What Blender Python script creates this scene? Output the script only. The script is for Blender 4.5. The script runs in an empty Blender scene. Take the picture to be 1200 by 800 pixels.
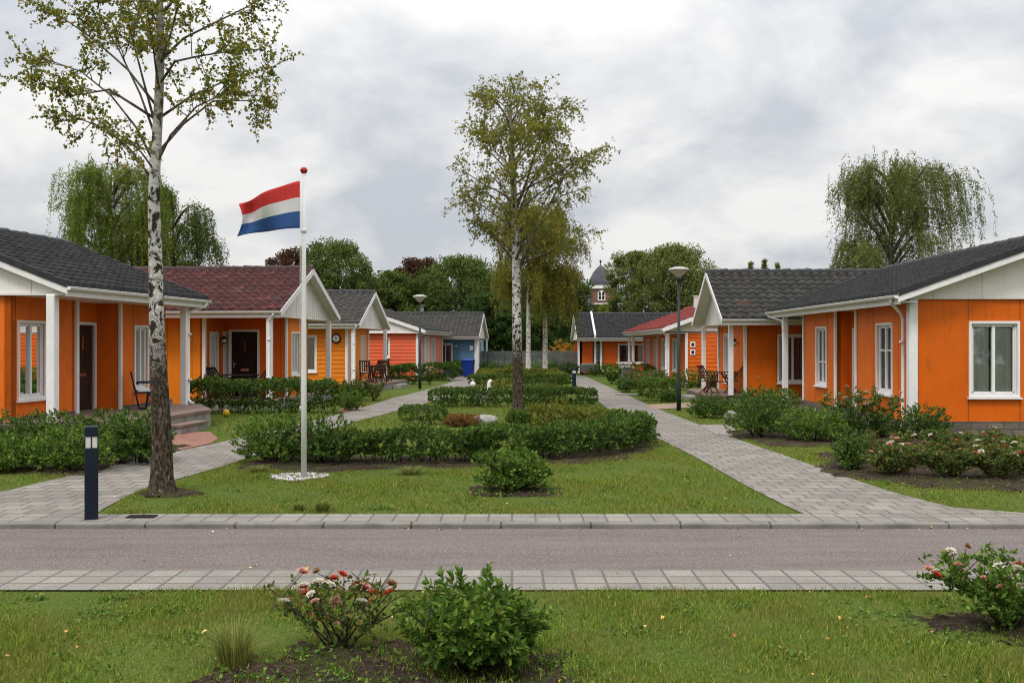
import bpy, math, random
import numpy as np
from mathutils import Vector, Matrix

R = math.radians
scene = bpy.context.scene
COL = scene.collection

# ------------------------------------------------------------------ camera
cam_d = bpy.data.cameras.new("camera")
cam_d.lens = 35.0; cam_d.sensor_width = 36.0
cam_d.shift_y = 3.0 / 1200.0
cam_d.clip_start = 0.05; cam_d.clip_end = 3000.0
cam = bpy.data.objects.new("camera", cam_d); COL.objects.link(cam)
cam.location = (0.0, 0.0, 2.0); cam.rotation_euler = (R(90), 0, 0)
scene.camera = cam
F = 1167.0; HZ = 403.0; EYE = 2.0

# ------------------------------------------------------------------ world: overcast sky
SUN_EL, SUN_AZ = 58.0, -150.0           # degrees, azimuth clockwise from +Y (ahead)
world = bpy.data.worlds.new("World"); scene.world = world
world.use_nodes = True
nt = world.node_tree; nt.nodes.clear()
def wn(t, **k):
    n = nt.nodes.new(t)
    for a, v in k.items(): setattr(n, a, v)
    return n
w_out = wn("ShaderNodeOutputWorld"); w_bg = wn("ShaderNodeBackground"); w_bg.inputs[1].default_value = 0.1
nt.links.new(w_bg.outputs[0], w_out.inputs[0])
w_sky = wn("ShaderNodeTexSky"); w_sky.sky_type = 'NISHITA'; w_sky.sun_disc = False
w_sky.sun_elevation = R(SUN_EL); w_sky.sun_rotation = R(SUN_AZ)
w_tc = wn("ShaderNodeTexCoord")
w_sep = wn("ShaderNodeSeparateXYZ"); nt.links.new(w_tc.outputs["Generated"], w_sep.inputs[0])
def wmath(op, a, b=None, c=None, clamp=False):
    n = wn("ShaderNodeMath", operation=op, use_clamp=clamp)
    for i, v in enumerate((a, b, c)):
        if v is None: continue
        if isinstance(v, (int, float)): n.inputs[i].default_value = v
        else: nt.links.new(v, n.inputs[i])
    return n.outputs[0]
zc = wmath('MAXIMUM', w_sep.outputs[2], 0.0)
den = wmath('ADD', zc, 0.42)
cx = wmath('DIVIDE', w_sep.outputs[0], den); cy = wmath('DIVIDE', w_sep.outputs[1], den)
w_cmb = wn("ShaderNodeCombineXYZ")
nt.links.new(cx, w_cmb.inputs[0]); nt.links.new(cy, w_cmb.inputs[1]); w_cmb.inputs[2].default_value = 3.7
w_n1 = wn("ShaderNodeTexNoise"); w_n1.inputs["Scale"].default_value = 3.0; w_n1.inputs["Detail"].default_value = 9.0
w_n1.inputs["Roughness"].default_value = 0.56; w_n1.inputs["Distortion"].default_value = 0.25
nt.links.new(w_cmb.outputs[0], w_n1.inputs["Vector"])
w_rp = wn("ShaderNodeValToRGB")
e = w_rp.color_ramp.elements
e[0].position = 0.37; e[0].color = (0.53, 0.555, 0.60, 1)
e[1].position = 0.61; e[1].color = (0.85, 0.835, 0.815, 1)
m_ = w_rp.color_ramp.elements.new(0.50); m_.color = (0.69, 0.695, 0.705, 1)
nt.links.new(w_n1.outputs["Fac"], w_rp.inputs[0])
# overcast: zenith about three times as bright as the low sky
lift = wmath('MULTIPLY_ADD', wmath('POWER', zc, 2.0), 2.2, 0.80)
lift10 = wmath('MULTIPLY', lift, 10.0)
w_vm = wn("ShaderNodeVectorMath", operation='SCALE')
nt.links.new(w_rp.outputs[0], w_vm.inputs[0]); nt.links.new(lift10, w_vm.inputs["Scale"])
w_mix = wn("ShaderNodeMix", data_type='RGBA'); w_mix.inputs[0].default_value = 0.94
nt.links.new(w_sky.outputs[0], w_mix.inputs[6]); nt.links.new(w_vm.outputs[0], w_mix.inputs[7])
nt.links.new(w_mix.outputs[2], w_bg.inputs[0])

# ------------------------------------------------------------------ sun (veiled by cloud)
sd = bpy.data.lights.new("sun", 'SUN'); sd.energy = 1.5; sd.angle = R(14); sd.color = (1.0, 0.965, 0.91)
sun = bpy.data.objects.new("sun", sd); COL.objects.link(sun)
dirv = Vector((math.sin(R(SUN_AZ)) * math.cos(R(SUN_EL)), math.cos(R(SUN_AZ)) * math.cos(R(SUN_EL)), math.sin(R(SUN_EL))))
sun.rotation_euler = dirv.to_track_quat('Z', 'Y').to_euler()
sun.location = dirv * 60

vs = scene.view_settings
vs.view_transform = 'Standard'; vs.look = 'None'; vs.gamma = 1.0; vs.use_curve_mapping = False
vs.exposure = 0.36
scene.render.engine = 'CYCLES'
cy_ = scene.cycles
cy_.use_denoising = True; cy_.filter_width = 1.1
cy_.max_bounces = 6; cy_.diffuse_bounces = 3; cy_.glossy_bounces = 3; cy_.transmission_bounces = 4; cy_.transparent_max_bounces = 8
cy_.caustics_reflective = False; cy_.caustics_refractive = False
cy_.sample_clamp_indirect = 6.0

# ------------------------------------------------------------------ helpers
def G(x, y, z=0.0):
    """ground point seen at photo pixel x, y on the level z"""
    d = (EYE - z) * F / (y - HZ)
    return ((x - 600.0) * d / F, d)
def at(x, y, d):
    """point at photo pixel x, y at the distance d"""
    return Vector(((x - 600.0) * d / F, d, EYE - (y - HZ) * d / F))

def tag(o, label=None, cat=None, group=None, kind=None):
    if label: o["label"] = label
    if cat: o["category"] = cat
    if group: o["group"] = group
    if kind: o["kind"] = kind
    return o
def empty(name, loc=(0, 0, 0), rz=0.0, label=None, cat=None, group=None):
    o = bpy.data.objects.new(name, None); COL.objects.link(o)
    o.location = loc; o.rotation_euler = (0, 0, rz); o.empty_display_size = 0.2
    return tag(o, label, cat, group)
def link(name, me, parent=None):
    o = bpy.data.objects.new(name, me); COL.objects.link(o)
    if parent is not None: o.parent = parent
    return o
def copy_tree(o, parent=None):
    c = o.copy(); COL.objects.link(c)
    if parent is not None: c.parent = parent
    for ch in list(o.children): copy_tree(ch, c)
    return c

class MB:
    """collects shapes for one mesh"""
    def __init__(s): s.v = []; s.f = []; s.m = []; s.sm = []
    def add(s, verts, faces, mat=0, smooth=False):
        b = len(s.v); s.v.extend([tuple(p) for p in verts])
        for f in faces: s.f.append(tuple(b + i for i in f)); s.m.append(mat); s.sm.append(smooth)
    def box(s, c, d, mat=0, rot=None):
        x, y, z = d[0] / 2, d[1] / 2, d[2] / 2
        vs_ = [Vector((i * x, j * y, k * z)) for i in (-1, 1) for j in (-1, 1) for k in (-1, 1)]
        if rot is not None: vs_ = [rot @ p for p in vs_]
        c = Vector(c)
        s.add([c + p for p in vs_], [(0, 1, 3, 2), (4, 6, 7, 5), (0, 4, 5, 1), (2, 3, 7, 6), (0, 2, 6, 4), (1, 5, 7, 3)], mat)
    def box2(s, lo, hi, mat=0):
        lo, hi = Vector(lo), Vector(hi)
        s.box((lo + hi) / 2, [abs(q) for q in (hi - lo)], mat)
    def bbox(s, c, d, bev, mat=0, rot=None):
        """box with its vertical and top edges bevelled (octagon rings)"""
        x, y, z = d[0] / 2, d[1] / 2, d[2] / 2
        def ring(ix, zz):
            X, Y = x - ix, y - ix; b = bev
            return [(X - b, -Y, zz), (X, -Y + b, zz), (X, Y - b, zz), (X - b, Y, zz), (-X + b, Y, zz), (-X, Y - b, zz), (-X, -Y + b, zz), (-X + b, -Y, zz)]
        rings = [ring(0, -z), ring(0, z - bev), ring(bev * .7, z)]
        vs_ = [Vector(p) for r_ in rings for p in r_]
        if rot is not None: vs_ = [rot @ p for p in vs_]
        c = Vector(c); fs = []
        for k in range(2):
            for i in range(8): fs.append((k * 8 + i, k * 8 + (i + 1) % 8, k * 8 + 8 + (i + 1) % 8, k * 8 + 8 + i))
        fs.append(tuple(range(16, 24))); fs.append(tuple(reversed(range(0, 8))))
        s.add([c + p for p in vs_], fs, mat)
    def bar(s, p0, p1, w, h, mat=0, up=(0, 0, 1)):
        p0, p1 = Vector(p0), Vector(p1); d = p1 - p0; L = d.length
        if L < 1e-6: return
        d /= L; up = Vector(up)
        if abs(d.dot(up)) > .98: up = Vector((0, 1, 0))
        a = d.cross(up).normalized(); b = a.cross(d)
        vs_ = [p + a * (i * w / 2) + b * (j * h / 2) for p in (p0, p1) for i in (-1, 1) for j in (-1, 1)]
        s.add(vs_, [(0, 1, 3, 2), (4, 6, 7, 5), (0, 4, 5, 1), (2, 3, 7, 6), (0, 2, 6, 4), (1, 5, 7, 3)], mat)
    def tube(s, pts, rad, n=6, mat=0, smooth=True, caps=True):
        pts = [Vector(p) for p in pts]; k = len(pts)
        if isinstance(rad, (int, float)): rad = [rad] * k
        vs_ = []; a = None
        for i, p in enumerate(pts):
            d = (pts[min(i + 1, k - 1)] - pts[max(i - 1, 0)])
            d = d.normalized() if d.length > 1e-9 else Vector((0, 0, 1))
            if a is None:
                a = d.orthogonal().normalized()
            else:
                a = (a - d * a.dot(d)); a = a.normalized() if a.length > 1e-6 else d.orthogonal().normalized()
            b = d.cross(a)
            for j in range(n):
                t = 2 * math.pi * j / n
                vs_.append(p + (a * math.cos(t) + b * math.sin(t)) * rad[i])
        fs = []
        for i in range(k - 1):
            for j in range(n): fs.append((i * n + j, i * n + (j + 1) % n, (i + 1) * n + (j + 1) % n, (i + 1) * n + j))
        if caps: fs.append(tuple(reversed(range(n)))); fs.append(tuple(range((k - 1) * n, k * n)))
        s.add(vs_, fs, mat, smooth)
    def lathe(s, prof, c=(0, 0, 0), n=20, mat=0, smooth=True):
        c = Vector(c); vs_ = []; fs = []; k = len(prof)
        for r_, z in prof:
            for j in range(n):
                t = 2 * math.pi * j / n; vs_.append(c + Vector((r_ * math.cos(t), r_ * math.sin(t), z)))
        for i in range(k - 1):
            for j in range(n): fs.append((i * n + j, i * n + (j + 1) % n, (i + 1) * n + (j + 1) % n, (i + 1) * n + j))
        fs.append(tuple(range((k - 1) * n, k * n))); fs.append(tuple(reversed(range(n))))
        s.add(vs_, fs, mat, smooth)
    def prism(s, poly, z0, z1, mat=0, mat_side=None):
        n = len(poly); ms = mat if mat_side is None else mat_side
        area = sum(poly[i][0] * poly[(i + 1) % n][1] - poly[(i + 1) % n][0] * poly[i][1] for i in range(n))
        if area < 0: poly = list(reversed(poly))
        vb = [(p[0], p[1], z0) for p in poly]; vt = [(p[0], p[1], z1) for p in poly]
        s.add(vt, [tuple(range(n))], mat)
        s.add(vb + vt, [(i, (i + 1) % n, n + (i + 1) % n, n + i) for i in range(n)], ms)
    def build(s, name, mats, parent=None, uv=None):
        me = bpy.data.meshes.new(name); me.from_pydata(s.v, [], s.f)
        for m in (mats if isinstance(mats, (list, tuple)) else [mats]): me.materials.append(m)
        me.polygons.foreach_set("material_index", s.m); me.polygons.foreach_set("use_smooth", s.sm)
        me.update(); return link(name, me, parent)

def np_mesh(name, verts, faces, mats, parent=None, smooth=False, mat_idx=None):
    """verts (n,3), faces (m,k) of one size k"""
    me = bpy.data.meshes.new(name); nv = len(verts); nf, k = faces.shape
    me.vertices.add(nv); me.vertices.foreach_set("co", np.ascontiguousarray(verts, dtype=np.float32).ravel())
    me.loops.add(nf * k); me.loops.foreach_set("vertex_index", np.ascontiguousarray(faces, dtype=np.int32).ravel())
    me.polygons.add(nf); me.polygons.foreach_set("loop_start", np.arange(0, nf * k, k, dtype=np.int32))
    for m in (mats if isinstance(mats, (list, tuple)) else [mats]): me.materials.append(m)
    if mat_idx is not None: me.polygons.foreach_set("material_index", np.asarray(mat_idx, dtype=np.int32))
    me.polygons.foreach_set("use_smooth", np.full(nf, smooth, dtype=bool))
    me.update(calc_edges=True); return link(name, me, parent)

def in_poly(px, py, poly):
    inside = np.zeros(len(px), bool); n = len(poly)
    for i in range(n):
        x0, y0 = poly[i]; x1, y1 = poly[(i + 1) % n]
        c = ((y0 > py) != (y1 > py)) & (px < (x1 - x0) * (py - y0) / ((y1 - y0) if y1 != y0 else 1e-9) + x0)
        inside ^= c
    return inside

# ------------------------------------------------------------------ materials
def srgb(r, g, b):
    f = lambda c: (c / 255 / 12.92) if c / 255 <= .04045 else ((c / 255 + .055) / 1.055) ** 2.4
    return (f(r), f(g), f(b))
class NT:
    def __init__(s, name):
        s.m = bpy.data.materials.new(name); s.m.use_nodes = True; s.t = s.m.node_tree
        s.b = s.t.nodes["Principled BSDF"]; s.out = s.t.nodes["Material Output"]
    def n(s, t, **k):
        x = s.t.nodes.new(t)
        for a, v in k.items(): setattr(x, a, v)
        return x
    def l(s, a, b): s.t.links.new(a, b)
    def obj(s, scale=(1, 1, 1)):
        tc = s.n("ShaderNodeTexCoord"); mp = s.n("ShaderNodeMapping"); mp.inputs["Scale"].default_value = scale
        s.l(tc.outputs["Object"], mp.inputs[0]); return mp.outputs[0]
    def noise(s, vec, scale, detail=4, rough=.55, dist=0):
        x = s.n("ShaderNodeTexNoise"); x.inputs["Scale"].default_value = scale; x.inputs["Detail"].default_value = detail
        x.inputs["Roughness"].default_value = rough; x.inputs["Distortion"].default_value = dist
        if vec is not None: s.l(vec, x.inputs["Vector"])
        return x.outputs["Fac"]
    def ramp(s, fac, stops, interp='LINEAR'):
        x = s.n("ShaderNodeValToRGB"); x.color_ramp.interpolation = interp; el = x.color_ramp.elements
        while len(el) < len(stops): el.new(.5)
        for e_, (p, c) in zip(el, stops): e_.position = p; e_.color = (c[0], c[1], c[2], 1) if not isinstance(c, (int, float)) else (c, c, c, 1)
        s.l(fac, x.inputs[0]); return x.outputs[0]
    def mix(s, fac, a, b, blend='MIX'):
        x = s.n("ShaderNodeMix", data_type='RGBA', blend_type=blend)
        for i, v in ((0, fac), (6, a), (7, b)):
            if isinstance(v, (int, float)): x.inputs[i].default_value = v
            elif isinstance(v, tuple): x.inputs[i].default_value = (v[0], v[1], v[2], 1)
            else: s.l(v, x.inputs[i])
        return x.outputs[2]
    def math(s, op, a, b=None, clamp=False):
        x = s.n("ShaderNodeMath", operation=op, use_clamp=clamp)
        for i, v in enumerate((a, b)):
            if v is None: continue
            if isinstance(v, (int, float)): x.inputs[i].default_value = v
            else: s.l(v, x.inputs[i])
        return x.outputs[0]
    def bump(s, h, strength=.3, dist=.01):
        x = s.n("ShaderNodeBump"); x.inputs["Strength"].default_value = strength; x.inputs["Distance"].default_value = dist
        s.l(h, x.inputs["Height"]); s.l(x.outputs[0], s.b.inputs["Normal"])
    def base(s, c):
        if isinstance(c, tuple): s.b.inputs["Base Color"].default_value = (c[0], c[1], c[2], 1)
        else: s.l(c, s.b.inputs["Base Color"])
    def rough(s, r, metal=0, spec=None):
        s.b.inputs["Roughness"].default_value = r; s.b.inputs["Metallic"].default_value = metal
        if spec is not None: s.b.inputs["Specular IOR Level"].default_value = spec

def paint(name, c, rough=.5, var=.14, scale=1.3, fine=22, bump=.08, metal=0, dirt=None, spec=.18):
    """painted or plain surface with uneven tone, grime and a little relief"""
    k = NT(name); v = k.obj()
    a = k.noise(v, scale, 5); b = k.noise(v, fine, 3)
    dark = tuple(q * (1 - var * 1.6) for q in c); light = tuple(min(1, q * (1 + var * .7)) for q in c)
    col = k.ramp(a, [(.28, dark), (.55, c), (.78, light)])
    col = k.mix(.22, col, k.ramp(b, [(.3, tuple(q * .72 for q in c)), (.7, tuple(min(1, q * 1.12) for q in c))]))
    if dirt:
        g = k.noise(k.obj((3, 3, .7)), 2.2, 6, .65)
        col = k.mix(k.ramp(g, [(.52, 0.0), (.8, dirt[1])]), col, dirt[0])
    k.base(col); k.rough(rough, metal, .5 if metal else spec); k.bump(b, bump, .006)
    return k.m

def leaf_mat(name, stops, trans=.34, rough=.5, patch=None, spec=.10):
    k = NT(name)
    g = k.n("ShaderNodeNewGeometry")
    if "leaves" in name or "blades" in name:
        stops = [(p, (c[0] * 1.80, c[1] * 1.62, c[2] * 1.15)) for p, c in stops]
    col = k.ramp(g.outputs["Random Per Island"], stops)
    if patch is not None:
        f = k.noise(k.obj(), patch[0], 3)
        col = k.mix(k.ramp(f, [(patch[3] if len(patch) > 3 else .45, 0.0), (.68, patch[2])]), col, patch[1])
    k.base(col); k.rough(rough, 0, spec)
    tr = k.n("ShaderNodeBsdfTranslucent"); k.l(k.mix(.30, col, (.20, .28, .02)), tr.inputs[0])
    mx = k.n("ShaderNodeMixShader"); mx.inputs[0].default_value = trans
    k.l(k.b.outputs[0], mx.inputs[1]); k.l(tr.outputs[0], mx.inputs[2]); k.l(mx.outputs[0], k.out.inputs[0])
    return k.m

def tile_mat(name, stops, lichen=None):
    """roof tiles: one tone per tile from the tile grid kept in the UV map"""
    k = NT(name)
    uv = k.n("ShaderNodeUVMap"); fl = k.n("ShaderNodeVectorMath", operation='FLOOR'); k.l(uv.outputs[0], fl.inputs[0])
    wn_ = k.n("ShaderNodeTexWhiteNoise", noise_dimensions='2D'); k.l(fl.outputs[0], wn_.inputs["Vector"])
    col = k.ramp(wn_.outputs["Value"], stops)
    v = k.obj(); f = k.noise(v, 14, 5, .6)
    col = k.mix(.55, col, k.mix(f, tuple(q * .5 for q in stops[0][1]), tuple(min(1, q * 1.6) for q in stops[-1][1])))
    if lichen:
        b = k.noise(v, lichen[1], 6, .7)
        col = k.mix(k.ramp(b, [(lichen[2], 0.0), (lichen[2] + .12, .75)]), col, lichen[0])
    k.base(col); k.rough(.72, 0, .2); k.bump(f, .2, .006); return k.m

MAT = {}
def setup_materials():
    M = MAT
    M['orange_a'] = paint("orange_paint", (.78, .160, .014), .5, .10, .9, 30, .05, dirt=((.22, .07, .03), .5))
    M['orange_b'] = paint("orange_paint_shaded", (.68, .128, .006), .5, .10, .8, 30, .05, dirt=((.22, .06, .02), .5))  # the house orange with the shade of camera-facing and recessed walls put in
    M['orange_y'] = paint("amber_paint", (.80, .225, .014), .5, .10, .9, 30, .05, dirt=((.28, .1, .02), .3))
    M['orange_red'] = paint("red_orange_paint", (.70, .125, .014), .5, .10, .9, 30, .05, dirt=((.25, .05, .02), .3))
    M['salmon'] = paint("salmon_paint", (.78, .140, .060), .5, .1, .9, 30, .05, dirt=((.3, .08, .05), .25))
    M['pink'] = paint("faded_pink_paint", (.70, .235, .150), .5, .1, .9, 30, .05)
    M['blue'] = paint("blue_paint", (.095, .225, .340), .5, .12, .9, 30, .05)
    M['blue_l'] = paint("pale_blue_paint", (.21, .40, .46), .5, .12, .9, 30, .05)
    M['white'] = paint("white_paint", (.80, .775, .77), .42, .06, 1.6, 26, .05, dirt=((.42, .40, .35), .35))
    M['cream'] = paint("cream_boarding", (.77, .735, .705), .5, .07, 1.6, 26, .06, dirt=((.45, .42, .36), .3))
    M['pvc'] = paint("white_plastic", (.80, .79, .775), .3, .04, 3, 40, .03)
    M['seam'] = paint("dark_seam", (.16, .045, .012), .8)
    M['seam_w'] = paint("grey_seam", (.36, .35, .33), .8)
    M['door'] = paint("brown_door", (.045, .022, .017), .4, .2, 2, 30, .1)
    M['door_b'] = paint("black_door", (.018, .013, .012), .4, .2, 2, 30, .1)
    M['metal'] = paint("brushed_metal", (.55, .55, .56), .3, .1, 4, 60, .05, 1)
    M['inner'] = paint("room_wall", (.30, .27, .24), .9)
    M['curtain'] = paint("net_curtain", (.84, .82, .77), .9, .1, 4, 40, .1)
    M['curtain_d'] = paint("rose_curtain", (.40, .25, .22), .9, .12, 4, 40, .1)
    M['tile_dark'] = tile_mat("charcoal_tiles", [(0, (.012, .0125, .014)), (.5, (.020, .021, .023)), (1, (.034, .034, .035))])
    M['tile_lichen'] = tile_mat("grey_tiles_lichen", [(0, (.014, .016, .018)), (.5, (.028, .029, .028)), (1, (.050, .047, .041))], ((.19, .085, .03), 1.9, .60))
    M['tile_grey'] = tile_mat("weathered_grey_tiles", [(0, (.028, .027, .026)), (.5, (.045, .043, .040)), (1, (.072, .068, .06))], ((.13, .12, .08), 1.5, .62))
    M['tile_red'] = tile_mat("maroon_tiles", [(0, (.008, .006, .007)), (.4, (.016, .008, .010)), (.68, (.034, .010, .013)), (.88, (.070, .018, .020)), (1, (.13, .045, .040))], ((.06, .055, .05), 1.2, .58))
    M['tile_brick'] = tile_mat("red_tiles", [(0, (.12, .022, .018)), (.5, (.17, .030, .025)), (1, (.23, .045, .035))])
    M['ridge_dark'] = paint("ridge_tile_dark", (.036, .036, .038), .6, .25, 3, 25, .2)
    M['ridge_red'] = paint("ridge_tile_maroon", (.055, .028, .028), .65, .3, 3, 25, .2)
    M['ridge_brick'] = paint("ridge_tile_red", (.16, .032, .026), .65, .25, 3, 25, .2)
    # stone plinth
    k = NT("rough_stone"); v = k.obj()
    br = k.n("ShaderNodeTexBrick"); br.inputs["Scale"].default_value = 1; br.inputs["Brick Width"].default_value = .34; br.inputs["Row Height"].default_value = .145
    br.inputs["Mortar Size"].default_value = .012; br.inputs["Color1"].default_value = (.034, .028, .024, 1); br.inputs["Color2"].default_value = (.20, .150, .110, 1); br.inputs["Mortar"].default_value = (.025, .022, .02, 1)
    br.offset = .43
    sx = k.n("ShaderNodeSeparateXYZ"); k.l(v, sx.inputs[0]); cb = k.n("ShaderNodeCombineXYZ")
    k.l(k.math('ADD', sx.outputs[0], sx.outputs[1]), cb.inputs[0]); k.l(sx.outputs[2], cb.inputs[1]); k.l(cb.outputs[0], br.inputs["Vector"])
    f = k.noise(v, 16, 6, .65); col = k.mix(.35, br.outputs["Color"], k.mix(f, (.02, .018, .016), (.34, .29, .24)))
    k.base(col); k.rough(.9); k.bump(k.math('SUBTRACT', f, br.outputs["Fac"]), .7, .02); M['stone'] = k.m
    M['slab_side'] = paint("grey_stone_block", (.27, .255, .225), .85, .35, 3, 22, .35, dirt=((.10, .10, .08), .6))
    M['slab_top'] = paint("red_brown_terrace_tile", (.20, .138, .115), .7, .2, 2.2, 26, .15, dirt=((.16, .12, .10), .4))
    M['wood_dark'] = paint("dark_garden_wood", (.085, .034, .022), .6, .3, 3, 30, .2)
    M['wood_black'] = paint("black_brown_wood", (.022, .016, .014), .6, .3, 3, 30, .2)
    M['navy'] = paint("navy_metal", (.012, .017, .028), .38, .15, 3, 40, .04)
    M['post_green'] = paint("dark_green_metal", (.022, .034, .034), .42, .2, 3, 40, .05)
    M['lens'] = paint("milky_lens", (.62, .60, .56), .3, .12, 6, 40, .04)
    M['bowl'] = paint("lamp_bowl", (.58, .54, .46), .25, .12, 5, 40, .04)
    M['lampcap'] = paint("lamp_cap", (.42, .40, .37), .45, .15, 5, 40, .04)
    M['pole_white'] = paint("white_gloss_pole", (.80, .79, .77), .28, .04, 2, 40, .02)
    M['red_ball'] = paint("red_gloss", (.42, .03, .025), .3, .1, 6)
    M['cloth_red'] = paint("flag_red", (.68, .055, .05), .8, .1, 4, 90, .1)
    M['cloth_white'] = paint("flag_white", (.80, .79, .79), .8, .05, 4, 90, .1)
    M['cloth_blue'] = paint("flag_blue", (.045, .115, .32), .8, .12, 4, 90, .1)
    M['bin_blue'] = paint("blue_bin_plastic", (.012, .035, .25), .4, .15, 4, 40, .05)
    M['bin_grey'] = paint("grey_bin_plastic", (.16, .165, .17), .5, .2, 4, 40, .05)
    M['black'] = paint("black_plastic", (.012, .012, .013), .45, .2, 5)
    M['statue'] = paint("white_stone", (.70, .69, .66), .8, .2, 8, 40, .3)
    M['rock'] = paint("pale_rock", (.28, .27, .24), .9, .4, 9, 30, .6)
    M['fence'] = paint("grey_green_fence", (.115, .135, .130), .8, .3, 1.5, 18, .3)
    M['steel_blue'] = paint("dark_blue_chair_metal", (.013, .016, .045), .4, .15, 5)
    M['seat_white'] = paint("white_seat", (.66, .66, .66), .6, .1, 6)
    M['brick'] = None
    k = NT("church_brick"); v = k.obj(); f = k.noise(v, 1.4, 6, .7)
    k.base(k.ramp(f, [(.3, (.14, .062, .045)), (.55, (.21, .095, .068)), (.8, (.27, .14, .10))])); k.rough(.9); M['brick'] = k.m
    M['slate'] = paint("slate", (.060, .062, .075), .5, .25, .8, 5, .2)
    # glass pane: clear with real reflection
    k = NT("window_glass"); k.t.nodes.remove(k.b)
    tr = k.n("ShaderNodeBsdfTransparent"); tr.inputs[0].default_value = (.92, .94, .94, 1)
    gl = k.n("ShaderNodeBsdfGlossy"); gl.inputs["Roughness"].default_value = .015; gl.inputs[0].default_value = (.9, .9, .9, 1)
    fr = k.n("ShaderNodeFresnel"); fr.inputs[0].default_value = 1.5
    mx = k.n("ShaderNodeMixShader"); k.l(k.math('MULTIPLY_ADD' if False else 'MAXIMUM', fr.outputs[0], .06), mx.inputs[0])
    k.l(tr.outputs[0], mx.inputs[1]); k.l(gl.outputs[0], mx.inputs[2]); k.l(mx.outputs[0], k.out.inputs[0]); M['glass'] = k.m
    # grass sheet
    k = NT("lawn_ground"); v = k.obj(); a = k.noise(v, .55, 6, .6); b = k.noise(v, 38, 4, .6); c = k.noise(v, 5, 5, .65)
    col = k.ramp(a, [(.3, (.050, .084, .012)), (.5, (.072, .112, .016)), (.72, (.105, .130, .026))])
    col = k.mix(k.ramp(c, [(.48, 0.0), (.72, .7)]), col, (.13, .115, .045))
    col = k.mix(.5, col, k.ramp(b, [(.3, (.024, .040, .008)), (.7, (.110, .150, .035))]))
    k.base(col); k.rough(.95, 0, .05); k.bump(b, .8, .03); M['lawn'] = k.m
    # soil
    k = NT("garden_soil"); v = k.obj(); b = k.noise(v, 26, 8, .7); c = k.noise(v, 3, 4)
    col = k.ramp(b, [(.32, (.012, .008, .006)), (.50, (.045, .031, .022)), (.66, (.115, .083, .060)), (.76, (.20, .155, .11))])
    col = k.mix(k.ramp(c, [(.46, 0.0), (.66, .75)]), col, (.060, .072, .018))
    k.base(col); k.rough(.97, 0, .1); k.bump(b, 1.0, .05); M['soil'] = k.m
    # fine aggregate road
    k = NT("road_surface"); v = k.obj(); b = k.noise(v, 46, 4, .75); a = k.noise(v, .7, 6, .6); vo = k.n("ShaderNodeTexVoronoi"); vo.inputs["Scale"].default_value = 75; k.l(v, vo.inputs["Vector"])
    col = k.ramp(a, [(.3, (.100, .082, .074)), (.6, (.128, .106, .096)), (.8, (.148, .122, .108))])
    col = k.mix(.55, col, k.ramp(b, [(.36, (.012, .010, .010)), (.50, (.105, .086, .078)), (.62, (.40, .34, .31))]))
    hs = k.ramp(vo.outputs["Color"], [(0, (.10, .085, .09)), (.5, (.17, .14, .135)), (1, (.28, .23, .21))]); col = k.mix(.35, col, hs)
    edge = k.noise(k.obj((.5, 3, 1)), 1.2, 5, .6); col = k.mix(k.ramp(edge, [(.45, 0.0), (.7, .5)]), col, (.085, .070, .064))
    st = k.noise(k.obj((.09, 1.6, 1)), 1.5, 4, .5); col = k.mix(k.ramp(st, [(.48, 0.0), (.66, .45)]), col, (.17, .145, .13))
    k.base(col); k.rough(.92, 0, .25); k.bump(b, .9, .014); M['road'] = k.m
    # pavers
    def pavers(name, w, h, c1, c2, mortar, ms=.006, off=.5, moss=.45):
        k = NT(name); v = k.obj(); br = k.n("ShaderNodeTexBrick"); k.l(v, br.inputs["Vector"])
        for q, val in (("Scale", 1), ("Brick Width", w), ("Row Height", h), ("Mortar Size", ms), ("Mortar Smooth", .25), ("Bias", 0.0)): br.inputs[q].default_value = val
        br.inputs["Color1"].default_value = (*c1, 1); br.inputs["Color2"].default_value = (*c2, 1); br.inputs["Mortar"].default_value = (*mortar, 1); br.offset = off
        a = k.noise(v, 1.1, 6, .65); b = k.noise(v, 45, 4, .65)
        col = k.mix(.4, br.outputs["Color"], k.ramp(b, [(.3, tuple(q * .5 for q in c1)), (.7, tuple(q * 1.25 for q in c2))]))
        col = k.mix(k.ramp(a, [(.42, 0.0), (.72, .55)]), col, tuple(q * .55 for q in c1))
        g = k.noise(v, 2.6, 7, .7); col = k.mix(k.ramp(g, [(.60, 0.0), (.78, moss)]), col, (.085, .088, .035))
        l2 = k.noise(v, 7, 5, .7); col = k.mix(k.ramp(l2, [(.64, 0.0), (.74, .5)]), col, tuple(min(1, q * 1.5) for q in c2))
        k.base(col); k.rough(.88); k.bump(k.math('SUBTRACT', k.math('MULTIPLY', b, .35), br.outputs["Fac"]), .7, .012); return k.m
    M['pave'] = pavers("concrete_tiles", .27, .25, (.165, .150, .128), (.255, .236, .206), (.016, .015, .010), .012, 0.0)
    M['pave_path'] = pavers("grey_path_pavers", .32, .30, (.140, .124, .106), (.255, .230, .200), (.022, .020, .015), .016)
    M['pave_red'] = pavers("red_brick_pavers", .20, .10, (.21, .085, .058), (.29, .130, .092), (.13, .09, .07), .007)
    M['pave_tan'] = pavers("tan_brick_pavers", .20, .10, (.24, .165, .11), (.31, .22, .155), (.13, .10, .08), .007)
    M['kerb'] = paint("kerb_concrete", (.19, .178, .16), .9, .3, 2.5, 35, .5, dirt=((.07, .066, .055), .5))
    M['gravel'] = paint("pale_gravel", (.25, .23, .205), .9, .6, 12, 60, 1.0)
    M['pebble'] = leaf_mat("grey_pebbles", [(0, (.16, .15, .14)), (.4, (.33, .31, .29)), (1, (.62, .60, .57))], 0, .8)
    # leaves
    g = lambda *st: [(p, c) for p, c in st]
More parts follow.
